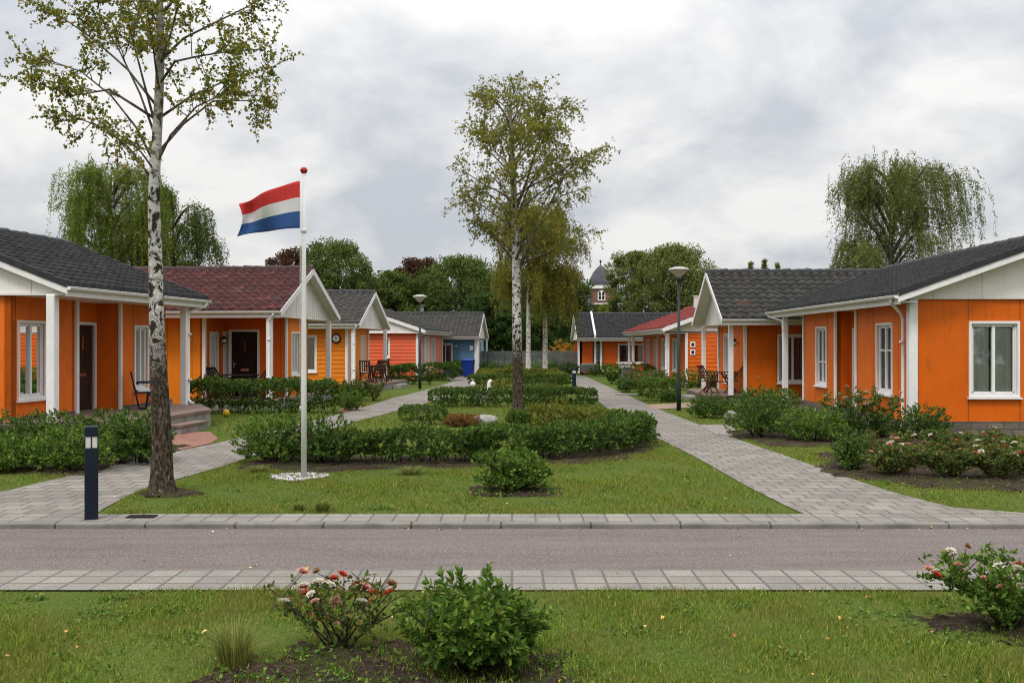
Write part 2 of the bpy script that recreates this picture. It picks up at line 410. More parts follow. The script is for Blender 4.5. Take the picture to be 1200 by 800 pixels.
    M['lf_dark'] = leaf_mat("dark_shrub_leaves", g((0, (.012, .030, .010)), (.45, (.028, .062, .017)), (.8, (.055, .105, .027)), (1, (.100, .150, .040))), .22, .32)
    M['lf_mid'] = leaf_mat("green_shrub_leaves", g((0, (.020, .048, .012)), (.45, (.042, .092, .020)), (.8, (.080, .145, .032)), (1, (.135, .185, .050))), .28, .35)
    M['lf_olive'] = leaf_mat("olive_hedge_leaves", g((0, (.030, .048, .012)), (.45, (.065, .092, .020)), (.8, (.115, .130, .030)), (1, (.185, .150, .045))), .28, .4)
    M['lf_rust'] = leaf_mat("rusty_leaves", g((0, (.05, .022, .012)), (.5, (.110, .048, .025)), (.85, (.17, .085, .045)), (1, (.08, .09, .03))), .25, .5)
    M['lf_rose'] = leaf_mat("rose_leaves", g((0, (.022, .040, .016)), (.5, (.042, .080, .024)), (.8, (.085, .115, .035)), (.93, (.125, .060, .040)), (1, (.15, .09, .05))), .25, .4)
    M['lf_birch'] = leaf_mat("birch_leaves", g((0, (.045, .060, .012)), (.45, (.085, .105, .020)), (.78, (.125, .132, .026)), (.93, (.21, .155, .025)), (1, (.22, .105, .025))), .42, .5)
    M['lf_birch2'] = leaf_mat("olive_birch_leaves", g((0, (.055, .068, .014)), (.45, (.105, .122, .024)), (.78, (.155, .160, .034)), (.94, (.21, .18, .04)), (1, (.20, .13, .035))), .45, .5)
    M['lf_weep'] = leaf_mat("weeping_birch_leaves", g((0, (.038, .064, .014)), (.5, (.085, .130, .028)), (1, (.150, .190, .048))), .45, .5)
    M['lf_tree'] = leaf_mat("broadleaf_leaves", g((0, (.018, .036, .012)), (.5, (.042, .072, .022)), (.85, (.076, .112, .034)), (1, (.12, .15, .05))), .25, .45)
    M['lf_tree_d'] = leaf_mat("dark_tree_leaves", g((0, (.010, .026, .010)), (.5, (.022, .048, .017)), (1, (.048, .082, .026))), .22, .5)
    M['lf_grey'] = leaf_mat("grey_green_leaves", g((0, (.030, .044, .020)), (.5, (.082, .108, .040)), (1, (.145, .172, .066))), .38, .5)
    M['lf_copper'] = leaf_mat("copper_beech_leaves", g((0, (.018, .008, .010)), (.5, (.036, .014, .016)), (1, (.075, .030, .028))), .2, .5)
    M['lf_gold'] = leaf_mat("golden_leaves", g((0, (.20, .09, .02)), (.5, (.34, .17, .035)), (1, (.16, .13, .03))), .3, .5)
    M['blade'] = leaf_mat("grass_blades", g((0, (.034, .064, .012)), (.4, (.072, .126, .020)), (.75, (.120, .175, .030)), (.92, (.18, .19, .05)), (1, (.26, .22, .10))), .3, .5, (1.7, (.22, .195, .055), .75, .42))
    M['tuft'] = leaf_mat("tuft_blades", g((0, (.040, .060, .020)), (.5, (.085, .110, .038)), (.8, (.14, .15, .06)), (1, (.27, .20, .10))), .25, .5)
    M['litter'] = leaf_mat("fallen_leaves", g((0, (.16, .07, .03)), (.4, (.30, .15, .06)), (.7, (.46, .30, .14)), (1, (.60, .52, .40))), .1, .7)
    M['petal_w'] = leaf_mat("white_petals", g((0, (.62, .55, .44)), (.5, (.76, .70, .60)), (1, (.82, .79, .72))), .3, .6)
    M['petal_p'] = leaf_mat("pink_petals", g((0, (.50, .16, .14)), (.5, (.62, .28, .23)), (1, (.74, .50, .42))), .3, .6)
    M['petal_r'] = leaf_mat("coral_petals", g((0, (.40, .03, .03)), (.5, (.55, .06, .05)), (1, (.64, .13, .09))), .3, .6)
    M['petal_b'] = leaf_mat("faded_petals", g((0, (.16, .08, .05)), (.5, (.30, .18, .11)), (1, (.44, .31, .22))), .2, .7)
    M['twig'] = paint("brown_twig", (.060, .040, .030), .85, .3, 6, 50, .2)
    M['bark'] = paint("grey_brown_bark", (.105, .088, .070), .9, .4, 4, 18, .6)
    # birch bark, dark and furrowed near the ground
    k = NT("birch_bark"); v = k.obj((1, 1, .75)); sp = k.n("ShaderNodeSeparateXYZ"); k.l(k.obj(), sp.inputs[0])
    a = k.noise(v, 11, 6, .62, .5); b = k.noise(k.obj((1, 1, 3.6)), 6, 5, .6); c = k.noise(k.obj((1, 1, .42)), 30, 6, .72, .4)
    hgt = k.math('DIVIDE', sp.outputs[2], 4.2)
    hgt2 = k.math('SUBTRACT', hgt, k.math('MULTIPLY', k.math('SUBTRACT', a, .5), .9))
    white = k.ramp(b, [(.32, (.10, .09, .08)), (.41, (.50, .47, .43)), (.60, (.76, .73, .68))])
    patch = k.ramp(k.math('SUBTRACT', a, k.math('MULTIPLY', k.math('SUBTRACT', 1.0, hgt, True), .10)), [(.42, 1.0), (.47, 0.0)])
    col = k.mix(patch, white, (.045, .038, .030))
    rough_c = k.ramp(c, [(.36, (.010, .0075, .005)), (.47, (.052, .038, .025)), (.60, (.135, .105, .074)), (.64, (.22, .185, .145)), (.69, (.56, .52, .47))])
    fac = k.ramp(hgt2, [(.30, 1.0), (.56, 0.0)])
    top = k.ramp(hgt, [(.0, 0.0), (1.0, 0.0)]); hi = k.math('MULTIPLY', k.math('SUBTRACT', sp.outputs[2], 4.5), .8, True)
    k.base(k.mix(fac, k.mix(k.math('MULTIPLY', hi, .7), col, (.17, .145, .095)), rough_c)); k.rough(.9, 0, .1); k.bump(k.math('ADD', a, c), 1.0, .05); M['birch'] = k.m
    k = NT("far_birch_bark"); a = k.noise(k.obj((1, 1, .8)), 7, 5, .6); k.base(k.ramp(a, [(.38, (.09, .08, .07)), (.5, (.48, .46, .42)), (.7, (.64, .61, .57))])); k.rough(.85); M['birch_far'] = k.m
    k = NT('birch_limb_bark'); a = k.noise(k.obj(), 11, 5, .6); k.base(k.ramp(a, [(.38, (.045, .036, .028)), (.55, (.11, .092, .072)), (.72, (.30, .27, .235))])); k.rough(.9); M['birch_limb'] = k.m
setup_materials()
# ------------------------------------------------------------------ setting: ground, lane, paths
def sheet(name, poly, z, mat):
    mb = MB(); mb.add([(p[0], p[1], z) for p in poly], [tuple(range(len(poly)))])
    o = mb.build(name, MAT[mat]); o["kind"] = "structure"; return o
def strip(name, left, right, z, mat):
    """ribbon between two polylines of the same length"""
    mb = MB(); n = len(left)
    mb.add([(p[0], p[1], z) for p in left] + [(p[0], p[1], z) for p in right], [(i, n + i, n + i + 1, i + 1) for i in range(n - 1)])
    o = mb.build(name, MAT[mat]); o["kind"] = "structure"; return o
def resample(pl, n):
    d = [0.0]
    for a, b in zip(pl, pl[1:]): d.append(d[-1] + math.dist(a, b))
    out = []
    for k in range(n):
        t = d[-1] * k / (n - 1); i = max(j for j in range(len(d)) if d[j] <= t + 1e-9); i = min(i, len(pl) - 2)
        u = (t - d[i]) / (d[i + 1] - d[i]); out.append((pl[i][0] + (pl[i + 1][0] - pl[i][0]) * u, pl[i][1] + (pl[i + 1][1] - pl[i][1]) * u))
    return out

mb = MB()
ys = [(-60, -.055), (3, -.055), (11.10, -.055), (11.14, -.004), (60, -.004), (900, -.3)]
xs = [-700, -60, 0, 60, 700]
mb.add([(x, y, z) for y, z in ys for x in xs], [(j * 5 + i, j * 5 + i + 1, j * 5 + 6 + i, j * 5 + 5 + i) for j in range(5) for i in range(4)])
o = mb.build("ground", MAT['lawn']); o["kind"] = "structure"
sheet("road", [(-70, 9.02), (70, 9.02), (70, 11.06), (-70, 11.06)], -.047, 'road')
sheet("pavement_near_lawn", [(-70, 8.27), (70, 8.27), (70, 9.02), (-70, 9.02)], -.040, 'pave')
sheet("pavement_far_side", [(-70, 11.17), (70, 11.17), (70, 11.71), (-70, 11.71)], .004, 'pave')
# kerb: real stones with dark joints between them
mb = MB(); rnd = random.Random(4); x = -16.0
while x < 16:
    L = rnd.choice([1.0, 1.0, 1.0, .98]); mb.bbox((x + L / 2, 11.115 + rnd.uniform(-.004, .004), -.054 + rnd.uniform(-.003, .003)), (L - .014, .115, .125), .014); x += L
for sx_ in (-1, 1): mb.box((sx_ * 43, 11.115, -.054), (53.9, .115, .125))
o = mb.build("kerb", MAT['kerb']); o["kind"] = "structure"

LP_L = [(-12.0, 11.71), (-8.6, 12.4), (-7.3, 13.05), (-6.87, 13.6), (-6.78, 14.6), (-6.58, 16), (-6.41, 17.8), (-5.98, 19.9), (-5.22, 25.6), (-4.9, 28.8), (-4.7, 31.5), (-4.4, 37), (-3.9, 41.7), (-2.95, 55), (-2.5, 61.5)]
LP_R = [(-4.90, 11.71), (-4.99, 12.4), (-5.06, 13.05), (-5.08, 13.6), (-4.98, 14.6), (-4.75, 16.1), (-4.6, 17.8), (-4.42, 19.9), (-4.05, 25.6), (-3.58, 28.8), (-3.15, 31.5), (-2.62, 36), (-2.3, 42), (-1.45, 54), (-1.0, 60.2)]
RP_L = [(3.44, 11.71), (3.38, 12.3), (3.34, 13.2), (3.30, 14.4), (3.25, 17.6), (3.05, 22.2), (2.95, 29.5), (3.05, 40), (3.3, 60.2)]
RP_R = [(6.2, 11.71), (5.4, 12.15), (5.16, 13.2), (5.03, 14.8), (4.90, 17.6), (4.70, 21.5), (4.50, 30.5), (4.50, 40), (4.55, 61.5)]
strip("path_on_left", LP_L, LP_R, .006, 'pave_path')
strip("path_on_right", RP_L, RP_R, .006, 'pave_path')
sheet("path_by_fence", [(-2.5, 61.5), (-1.0, 60.2), (3.3, 60.2), (4.55, 61.5), (4.3, 62.6), (-2.2, 62.6)], .010, 'pave_path')
def pxpoly(pts, z=0): return [G(x, y, z) for x, y in pts]
BRANCH = [
    ("brick_path_to_porch", pxpoly([(158, 535), (150, 520), (170, 508), (246, 506), (256, 514), (246, 520), (213, 527)]), 'pave_red'),
    ("brick_path_to_maroon_house", pxpoly([(396, 482), (404, 476), (426, 475), (424, 478), (405, 484)]), 'pave_red'),
    ("brick_path_to_terrace", pxpoly([(752, 474.5), (812, 471.5), (817, 477), (766, 480)]), 'pave_tan'),
    ("gravel_path_to_porch", pxpoly([(818, 498), (858, 498), (866, 511), (840, 510)]), 'gravel'),
    ("paved_path_to_bin", pxpoly([(530, 447), (520, 441), (552, 437), (560, 440)]), 'pave_path'),
]
for i, (nm, poly, mt) in enumerate(BRANCH): sheet(nm, poly, .010 + .001 * i, mt)

def bed(name, poly, z, h=.03, seed=0, mat='soil', res=None):
    """crumbly planting bed: fine grid with an uneven edge, sunk into the lawn at its rim"""
    rs_ = np.random.RandomState(seed); pl = resample(list(poly) + [poly[0]], 73)[:-1]
    c = np.mean(pl, 0); t = np.arange(72) / 72 * 6.283; ph = rs_.uniform(0, 6.28, 4)
    w = 1 + .05 * np.sin(5 * t + ph[0]) + .035 * np.sin(11 * t + ph[1]) + .03 * np.sin(23 * t + ph[2])
    P_ = c + (np.array(pl) - c) * w[:, None]; rim = [tuple(p) for p in P_]
    lo, hi = P_.min(0), P_.max(0); res = res or max(.045, float(max(hi - lo)) / 90)
    gx, gy = np.meshgrid(np.arange(lo[0], hi[0] + res, res), np.arange(lo[1], hi[1] + res, res)); nx, ny = gx.shape[1], gx.shape[0]
    X = (gx + rs_.uniform(-.3, .3, gx.shape) * res).ravel(); Y = (gy + rs_.uniform(-.3, .3, gy.shape) * res).ravel()
    ins = in_poly(X, Y, rim)
    d = np.min(np.hypot(X[:, None] - P_[None, :, 0], Y[:, None] - P_[None, :, 1]), 1); d = np.where(ins, d, -d)
    Z = z + np.clip(d / .12, -1, 1) * h + rs_.normal(0, .009, len(X)) + np.minimum(np.abs(rs_.normal(0, 1, len(X))) ** 3 * .003, .022) + .012 * np.sin(X * 9 + ph[0]) * np.sin(Y * 11 + ph[3])
    idx = np.arange(nx * ny).reshape(ny, nx); f = np.stack([idx[:-1, :-1], idx[:-1, 1:], idx[1:, 1:], idx[1:, :-1]], -1).reshape(-1, 4)
    f = f[(d[f] > -.10).any(1)]
    o = np_mesh(name, np.stack([X, Y, Z], 1), f, MAT[mat], smooth=True); o["kind"] = "structure"; return rim
BEDS = []
z0 = -.052
BEDS.append(bed("soil_bed_foreground", [(-1.9, 6.15), (-1.5, 6.62), (-1.0, 6.86), (-.3, 6.7), (.30, 6.5), (.45, 6.15), (.35, 5.6), (-1.75, 5.6)], z0, .012, 1))
BEDS.append(bed("soil_bed_rose_corner", [(3.0, 7.35), (3.3, 7.62), (4.6, 7.6), (4.6, 6.8), (3.5, 6.9)], z0, .012, 2))
BEDS.append(bed("soil_bed_round_shrub", [(-.58, 13.5), (-.38, 13.15), (.1, 13.05), (.55, 13.2), (.66, 13.6), (.3, 14.1), (-.4, 14.05)], .002, .012, 3))
BEDS.append(bed("soil_bed_hedge", [(-4.55, 16.0), (-2.9, 15.75), (-.5, 16.2), (.9, 16.6), (2.0, 17.4), (2.75, 19.0), (2.95, 21), (2.5, 23), (1.9, 20), (.6, 18.2), (-1, 17.7), (-4.3, 17.9)], .002, .025, 4))
BEDS.append(bed("soil_bed_roses", [(4.95, 15.6), (5.2, 14.6), (5.9, 13.75), (7.0, 13.65), (8.6, 14.0), (9.3, 15.5), (8.2, 17.8), (5.6, 18.0)], .012, .025, 5))
BEDS.append(bed("soil_bed_right_porch", [(4.75, 21.6), (5.3, 19.7), (6.6, 19.5), (9.3, 19.9), (9.3, 21.4), (8.0, 22.0), (7.6, 29), (6.6, 29), (6.4, 23), (4.8, 22.8)], .012, .025, 6))
BEDS.append(bed("soil_bed_left_porch", [(-7.05, 15.1), (-6.55, 15.3), (-6.4, 17.9), (-6.3, 19.6), (-8.2, 19.0), (-10.5, 18.6), (-10.3, 15.6), (-8.4, 15.9)], .003, .025, 7))
BEDS.append(bed("soil_ring_birch", [(-4.98, 13.25), (-4.7, 12.98), (-4.3, 13.0), (-4.15, 13.3), (-4.3, 13.6), (-4.8, 13.65)], .003, .025, 8))
PEB = G(349, 559)

# pebble ring round the flag pole foot
rs = np.random.RandomState(5); n = 520
an = rs.uniform(0, 6.283, n); ra = .43 * np.sqrt(rs.uniform(.02, 1, n)) * (1 + .12 * np.sin(an * 3))
pc = np.stack([PEB[0] + ra * np.cos(an), PEB[1] + ra * np.sin(an), np.full(n, .012)], 1)
ico = np.array([(1, 0, 0), (-1, 0, 0), (0, 1, 0), (0, -1, 0), (0, 0, 1), (0, 0, -1)], float)
icf = np.array([(0, 2, 4), (2, 1, 4), (1, 3, 4), (3, 0, 4), (2, 0, 5), (1, 2, 5), (3, 1, 5), (0, 3, 5)])
sc_ = rs.uniform(.014, .034, (n, 1, 1)) * rs.uniform(.6, 1.2, (n, 1, 3)); sc_[:, :, 2] *= .7
pv = (pc[:, None, :] + ico[None] * sc_).reshape(-1, 3)
pf = (icf[None] + (np.arange(n) * 6)[:, None, None]).reshape(-1, 3)
o = np_mesh("pebbles", pv, pf, MAT['pebble'], smooth=True); o["kind"] = "stuff"; o["label"] = "ring of pale grey pebbles round the foot of the flag pole"
# ------------------------------------------------------------------ house kit
class House:
    """local frame: s runs along the path away from the camera, a runs outward from the path"""
    def __init__(h, label, side, theta, a_b, s_b, name="house"):
        h.side = side; h.th = R(theta); h.ab = a_b; h.sb = s_b
        sx = -1 if side == 'L' else 1; h.sx = sx
        c, s = math.cos(h.th), math.sin(h.th)
        X = sx * c * a_b + s * s_b; Y = (-sx * s) * a_b + c * s_b
        h.root = empty(name, (X, Y, 0), -h.th, label, "house")
    def L(h, a, s, z=0.0): return Vector((h.sx * (a - h.ab), s - h.sb, z))
    def W(h, a, s, z=0.0):
        c, n = math.cos(h.th), math.sin(h.th)
        return Vector((h.sx * c * a + n * s, -h.sx * n * a + c * s, z))
    def nrm(h, n): return Vector((h.sx * n[0], n[1], 0))
    def part(h, mb, name, mats, parent=None): return mb.build(name, [MAT[m] if isinstance(m, str) else m for m in (mats if isinstance(mats, (list, tuple)) else [mats])], parent or h.root)

    def wall(h, p0, p1, z0, z1, n, openings=(), mat='orange_a', style='panel', joints=(), seam='seam', top=None, name="wall"):
        """sheet with real openings, reveals and an inner face; u runs from p0 to p1"""
        P0, P1 = h.L(*p0), h.L(*p1); d = P1 - P0; Lw = d.length; d.normalize(); N = h.nrm(n).normalized()
        mb = MB()
        pos = lambda u, z, off=0.0: P0 + d * u + N * off + Vector((0, 0, z))
        us = sorted({0.0, Lw, *[o[0] for o in openings], *[o[1] for o in openings]}); us = [u for u in us if -1e-6 <= u <= Lw + 1e-6]
        zs = sorted({z0, z1, *[o[2] for o in openings], *[o[3] for o in openings]}); zs = [z for z in zs if z0 - 1e-6 <= z <= z1 + 1e-6]
        for i in range(len(us) - 1):
            for j in range(len(zs) - 1):
                um, zm = (us[i] + us[i + 1]) / 2, (zs[j] + zs[j + 1]) / 2
                if any(o[0] < um < o[1] and o[2] < zm < o[3] for o in openings): continue
                u0, u1, a0, a1 = us[i], us[i + 1], zs[j], zs[j + 1]
                mb.add([pos(u0, a0, -.14), pos(u1, a0, -.14), pos(u1, a1, -.14), pos(u0, a1, -.14)], [(0, 1, 2, 3)], 2)
                if style == 'board':
                    zb = math.floor(a0 / .19) * .19
                    while zb < a1 - 1e-6:
                        lo, hi = max(zb, a0), min(zb + .19, a1)
                        ol, oh = .022 * (1 - (lo - zb) / .19), .022 * (1 - (hi - zb) / .19)
                        mb.add([pos(u0, lo, ol), pos(u1, lo, ol), pos(u1, hi, oh), pos(u0, hi, oh)], [(0, 1, 2, 3)], 0)
                        mb.add([pos(u0, lo, 0), pos(u1, lo, 0), pos(u1, lo, ol), pos(u0, lo, ol)], [(0, 1, 2, 3)], 1)
                        zb += .19
                else:
                    mb.add([pos(u0, a0), pos(u1, a0), pos(u1, a1), pos(u0, a1)], [(0, 1, 2, 3)], 0)
        for o in openings:
            u0, u1, a0, a1 = o
            for q in ((u0, a0, u1, a0), (u1, a0, u1, a1), (u1, a1, u0, a1), (u0, a1, u0, a0)):
                mb.add([pos(q[0], q[1], .0), pos(q[2], q[3], .0), pos(q[2], q[3], -.14), pos(q[0], q[1], -.14)], [(0, 1, 2, 3)], 0)
        for q in ((0, z0, 0, z1), (Lw, z0, Lw, z1), (0, z1, Lw, z1)):
            mb.add([pos(q[0], q[1], 0), pos(q[2], q[3], 0), pos(q[2], q[3], -.14), pos(q[0], q[1], -.14)], [(0, 1, 2, 3)], 0)
        for u in joints:
            segs = [(z0 + .01, z1)]
            for o in openings:
                if o[0] - .07 < u < o[1] + .07:
                    segs = [t for sg in segs for t in ((sg[0], min(sg[1], o[2] - .06)), (max(sg[0], o[3] + .06), sg[1])) if t[1] > t[0]]
            for a, b in segs:
                c = pos(u, (a + b) / 2, .0005)
                mb.box(c, (.013, .006, b - a), 1, Matrix.Rotation(math.atan2(d.y, d.x), 3, 'Z'))
        return h.part(mb, name, [mat, seam, 'inner'])

    def window(h, p, dirn, n, w, z0, z1, sash=2, transom=None, curtain='curtain', cover=(0, 1), sill=True, casing=.055):
        """p: centre of the opening on the wall line. frame > pane, curtain, sill"""
        P = h.L(*p); d = h.nrm(dirn).normalized(); N = h.nrm(n).normalized(); H = z1 - z0
        rot = Matrix((d, N, Vector((0, 0, 1)))).transposed()
        def bx(mb, u, z, off, du, dz, do, m=0): mb.box(P + d * u + N * off + Vector((0, 0, z)), (du, do, dz), m, rot)
        mb = MB(); c = casing
        zc_ = (z0 + z1) / 2
        for sgn in (-1, 1):
            bx(mb, sgn * (w / 2 + c / 2 - .015), zc_, .014, c, H + 2 * c - .03, .034)
            bx(mb, 0, zc_ + sgn * (H / 2 + c / 2 - .015), .0138, w - .03, c, .0336)
        fw = .048
        for sgn in (-1, 1):
            bx(mb, sgn * (w / 2 - fw / 2), zc_, -.055, fw, H, .06); bx(mb, 0, zc_ + sgn * (H / 2 - fw / 2), -.055, w - 2 * fw, fw, .058)
        uw = (w - 2 * fw) / sash
        for k in range(1, sash): bx(mb, -w / 2 + fw + uw * k, zc_, -.05, .062, H - 2 * fw, .066)
        for k in range(sash):
            uc = -w / 2 + fw + uw * (k + .5)
            for sgn in (-1, 1): bx(mb, uc + sgn * (uw / 2 - .018), zc_, -.062, .03, H - 2 * fw - .06, .04); bx(mb, uc, zc_ + sgn * (H / 2 - fw - .018), -.0622, uw - .075, .03, .038)
            if transom: bx(mb, uc, z0 + H * transom, -.0605, uw - .075, .035, .042)
        fr = h.part(mb, "window", 'pvc')
        mb = MB(); bx(mb, 0, zc_, -.072, w - .1, H - .1, .006); h.part(mb, "pane", 'glass', fr)
        if sill:
            mb = MB(); bx(mb, 0, z0 - c - .008, .04, w + 2 * c + .04, .035, .09); h.part(mb, "sill", 'white', fr)
        if curtain:
            mb = MB(); rnd = random.Random(int(1000 * (p[0] + p[1])))
            spans = [(0, 1)] if cover == (0, 1) else [(0, cover[0]), (cover[1], 1)]
            for a, b in spans:
                n_ = max(6, int((b - a) * w / .022)); vs_ = []; fs = []
                for i in range(n_ + 1):
                    u = -w / 2 + .06 + (w - .12) * (a + (b - a) * i / n_); off = -.13 + .020 * math.sin(i * 1.15) + rnd.uniform(-.006, .006)
                    vs_ += [P + d * u + N * off + Vector((0, 0, z0 + .04)), P + d * u + N * (off + .004) + Vector((0, 0, z1 - .03))]
                    if i < n_: fs.append((2 * i, 2 * i + 2, 2 * i + 3, 2 * i + 1))
                mb.add(vs_, fs, 0, True)
            h.part(mb, "curtain", curtain, fr)
        return fr

    def door(h, p, dirn, n, w, z0, z1, mat='door', hinge=1, slot=True, recess=.06, pane_slit=True):
        P = h.L(*p); d = h.nrm(dirn).normalized(); N = h.nrm(n).normalized(); H = z1 - z0
        rot = Matrix((d, N, Vector((0, 0, 1)))).transposed()
        def bx(mb, u, z, off, du, dz, do, m=0): mb.box(P + d * u + N * off + Vector((0, 0, z)), (du, do, dz), m, rot)
        mb = MB()
        for sgn in (-1, 1): bx(mb, sgn * (w / 2 + .035), z0 + (H + .07) / 2, .004, .07, H + .07, .10)
        bx(mb, 0, z1 + .035, .003, w, .07, .098); h.part(mb, "door_frame", 'white')
        mb = MB(); bx(mb, 0, z0 + H / 2, -recess, w - .012, H - .012, .05)
        for (u, z, du, dz) in ((0, z0 + .42, .58, .50), (-.2, z0 + 1.35, .2, .95), (.2, z0 + 1.35, .2, .95)):
            for sgn in (-1, 1): bx(mb, u + sgn * du / 2 * w / .85, z, -recess + .027, .022, dz, .014); bx(mb, u, z + sgn * dz / 2, -recess + .0268, du * w / .85 - .022, .022, .0136)
        dr = h.part(mb, "door", mat)
        mb = MB(); bx(mb, -hinge * (w / 2 - .07), z0 + 1.02, -recess + .03, .035, .2, .012); bx(mb, -hinge * (w / 2 - .12), z0 + 1.05, -recess + .065, .13, .022, .022); bx(mb, -hinge * (w / 2 - .07), z0 + 1.05, -recess + .048, .022, .022, .04)
        h.part(mb, "handle", 'metal', dr)
        if slot:
            mb = MB(); bx(mb, 0, z0 + .86, -recess + .03, .27, .075, .014); h.part(mb, "letter_slot", 'metal', dr)
        if pane_slit:
            mb = MB(); bx(mb, 0, z0 + 1.62, -recess + .028, .06, .34, .01); h.part(mb, "pane", 'glass', dr)
        mb = MB(); bx(mb, 0, z0 - .012, .03, w + .1, .03, .16); h.part(mb, "door_sill", 'slab_side')
        return dr

    def vbar(h, a, s, z0, z1, w, name="post", mat='white', w2=None):
        mb = MB(); mb.bbox(h.L(a, s, (z0 + z1) / 2), (w, w2 or w, z1 - z0), min(.012, w * .2)); return h.part(mb, name, mat)

    def floor(h, poly, z0, z1, name="porch_floor", top='slab_top', side='slab_side', lip=.035):
        mb = MB(); pl = [tuple(h.L(a, s)[:2]) for a, s in poly]
        mb.prism(pl, z0, z1 - .07, 1); cx_ = sum(p[0] for p in pl) / len(pl); cy_c = sum(p[1] for p in pl) / len(pl)
        big = []
        for p in pl:
            v = Vector((p[0] - cx_, p[1] - cy_c)); v = v * (1 + lip / max(v.length, .1)); big.append((cx_ + v.x, cy_c + v.y))
        mb.prism(big, z1 - .07, z1, 0); return h.part(mb, name, [top, side])

    # ---- roof: axis 'along' (ridge along s) or 'cross' (ridge along a)
    def roof(h, axis, a0, a1, s0, s1, ze, zr, tiles, ridge, tw=.30, cl=.33, verge=None, verge_ends=(0, 1), fascia_h=.20, gutters=(0, 1), gable_mat='cream', gable_drop=.0, gable_in=.10, gable_ends=(0,), gable_joint=.3, det=7, ridge_caps=True):
        if axis == 'along':
            q0, qm, q1, t0, t1 = a0, (a0 + a1) / 2, a1, s0, s1
            P = lambda t, q, z: h.L(q, t, z)
        else:
            q0, qm, q1, t0, t1 = s0, (s0 + s1) / 2, s1, a0, a1
            P = lambda t, q, z: h.L(t, q, z)
        h.P = P
        half = qm - q0; rise = zr - ze; sl = math.hypot(half, rise); cosp, sinp = half / sl, rise / sl
        Lr = t1 - t0; nc = max(2, int(round(Lr / tw))); tw = Lr / nc; ncol = nc * det + 1
        nr = max(2, int(round(sl / cl))); clr = sl / nr
        me_v, me_f, me_uv = [], [], []
        ts = np.linspace(t0, t1, ncol); ph = np.arange(ncol) / det
        fr = ph - np.floor(ph)
        prof_ = .036 * np.sin(2 * np.pi * fr) + .013 * np.sin(4 * np.pi * fr + .6)
        rnd = random.Random(int(t0 * 10 + q0))
        for sgn in (0, 1):
            rows = [(-.03, -.012, 0)]
            for c in range(nr): rows += [(c * clr - .022, .030, c), (c * clr - .02, .074, c), ((c + 1) * clr - .03, .026, c)]
            base = len(me_v)
            jit = [[rnd.uniform(-.005, .007) for _ in range(nc + 1)] for _ in range(nr)]
            for (r_, hh, c) in rows:
                for i in range(ncol):
                    off = hh + (prof_[i] if hh > 0 else prof_[i] * .4) + jit[c][min(int(ph[i]), nc)]
                    q = (q0 + r_ * cosp - off * sinp) if sgn == 0 else (q1 - r_ * cosp + off * sinp)
                    z = ze + r_ * sinp + off * cosp
                    me_v.append(P(ts[i], q, z)); me_uv.append((ph[i], r_ / clr + (.031 if hh > .03 else -.02) + sgn * 50))
            for j in range(len(rows) - 1):
                for i in range(ncol - 1):
                    a = base + j * ncol + i; me_f.append((a, a + 1, a + ncol + 1, a + ncol))
        me = bpy.data.meshes.new("roof"); me.from_pydata([tuple(v) for v in me_v], [], me_f); me.materials.append(MAT[tiles])
        uvl = me.uv_layers.new(name="UVMap"); li = np.empty(len(me.loops), np.int32); me.loops.foreach_get("vertex_index", li)
        # face based tile id: use the face centre so that a tile keeps one tone
        uva = np.array(me_uv, np.float32); fa = li.reshape(-1, 4); cen = uva[fa].mean(axis=1); uvl.data.foreach_set("uv", np.repeat(np.stack([cen[:, 0], cen[:, 1]], 1), 4, axis=0).ravel().astype(np.float32))
        me.polygons.foreach_set("use_smooth", np.ones(len(me_f), bool)); me.update()
        rf = link("roof", me, h.root)
        if ridge_caps:
            mb = MB(); k = int(Lr / .38); L_ = Lr / k
            for i in range(k):
                c0 = P(t0 + i * L_ - .02, qm, zr + .012 + (.012 if i % 2 else 0)); c1 = P(t0 + (i + 1) * L_ + .02, qm, zr + .030 + (.012 if i % 2 else 0))
                dq = (P(0, 1, 0) - P(0, 0, 0)); pr = [(.14 * math.cos(t), .085 * math.sin(t) + .02) for t in np.linspace(0, math.pi, 7)]; pr = [(.150, -.075)] + pr + [(-.150, -.075)]
                vs_ = [c + dq * u * sc + Vector((0, 0, v * sc)) for c, sc in ((c0, .92), (c1, 1.06)) for u, v in pr]
                mb.add(vs_, [(j, j + 1, 10 + j, 9 + j) for j in range(8)], 0, True)
                mb.add([vs_[9 + j] for j in range(9)], [tuple(range(9))], 0)
                mb.add([vs_[j] for j in range(9)], [tuple(range(9))], 0)
            h.part(mb, "ridge_cap", ridge, rf)
        # deck under the tiles, its underside painted white
        mb = MB()
        th = .06
        for sgn in (0, 1):
            e = q0 + .01 if sgn == 0 else q1 - .01
            vs_ = [P(t, q, z) for t in (t0 + .012, t1 - .012) for q, z in ((e, ze - .045), (qm, zr - .045), (qm, zr - .045 - th), (e, ze - .045 - th))]
            mb.add(vs_, [(0, 1, 2, 3), (4, 7, 6, 5), (0, 4, 5, 1), (3, 2, 6, 7), (0, 3, 7, 4)], 0)
        h.part(mb, "roof_deck", 'cream', rf)
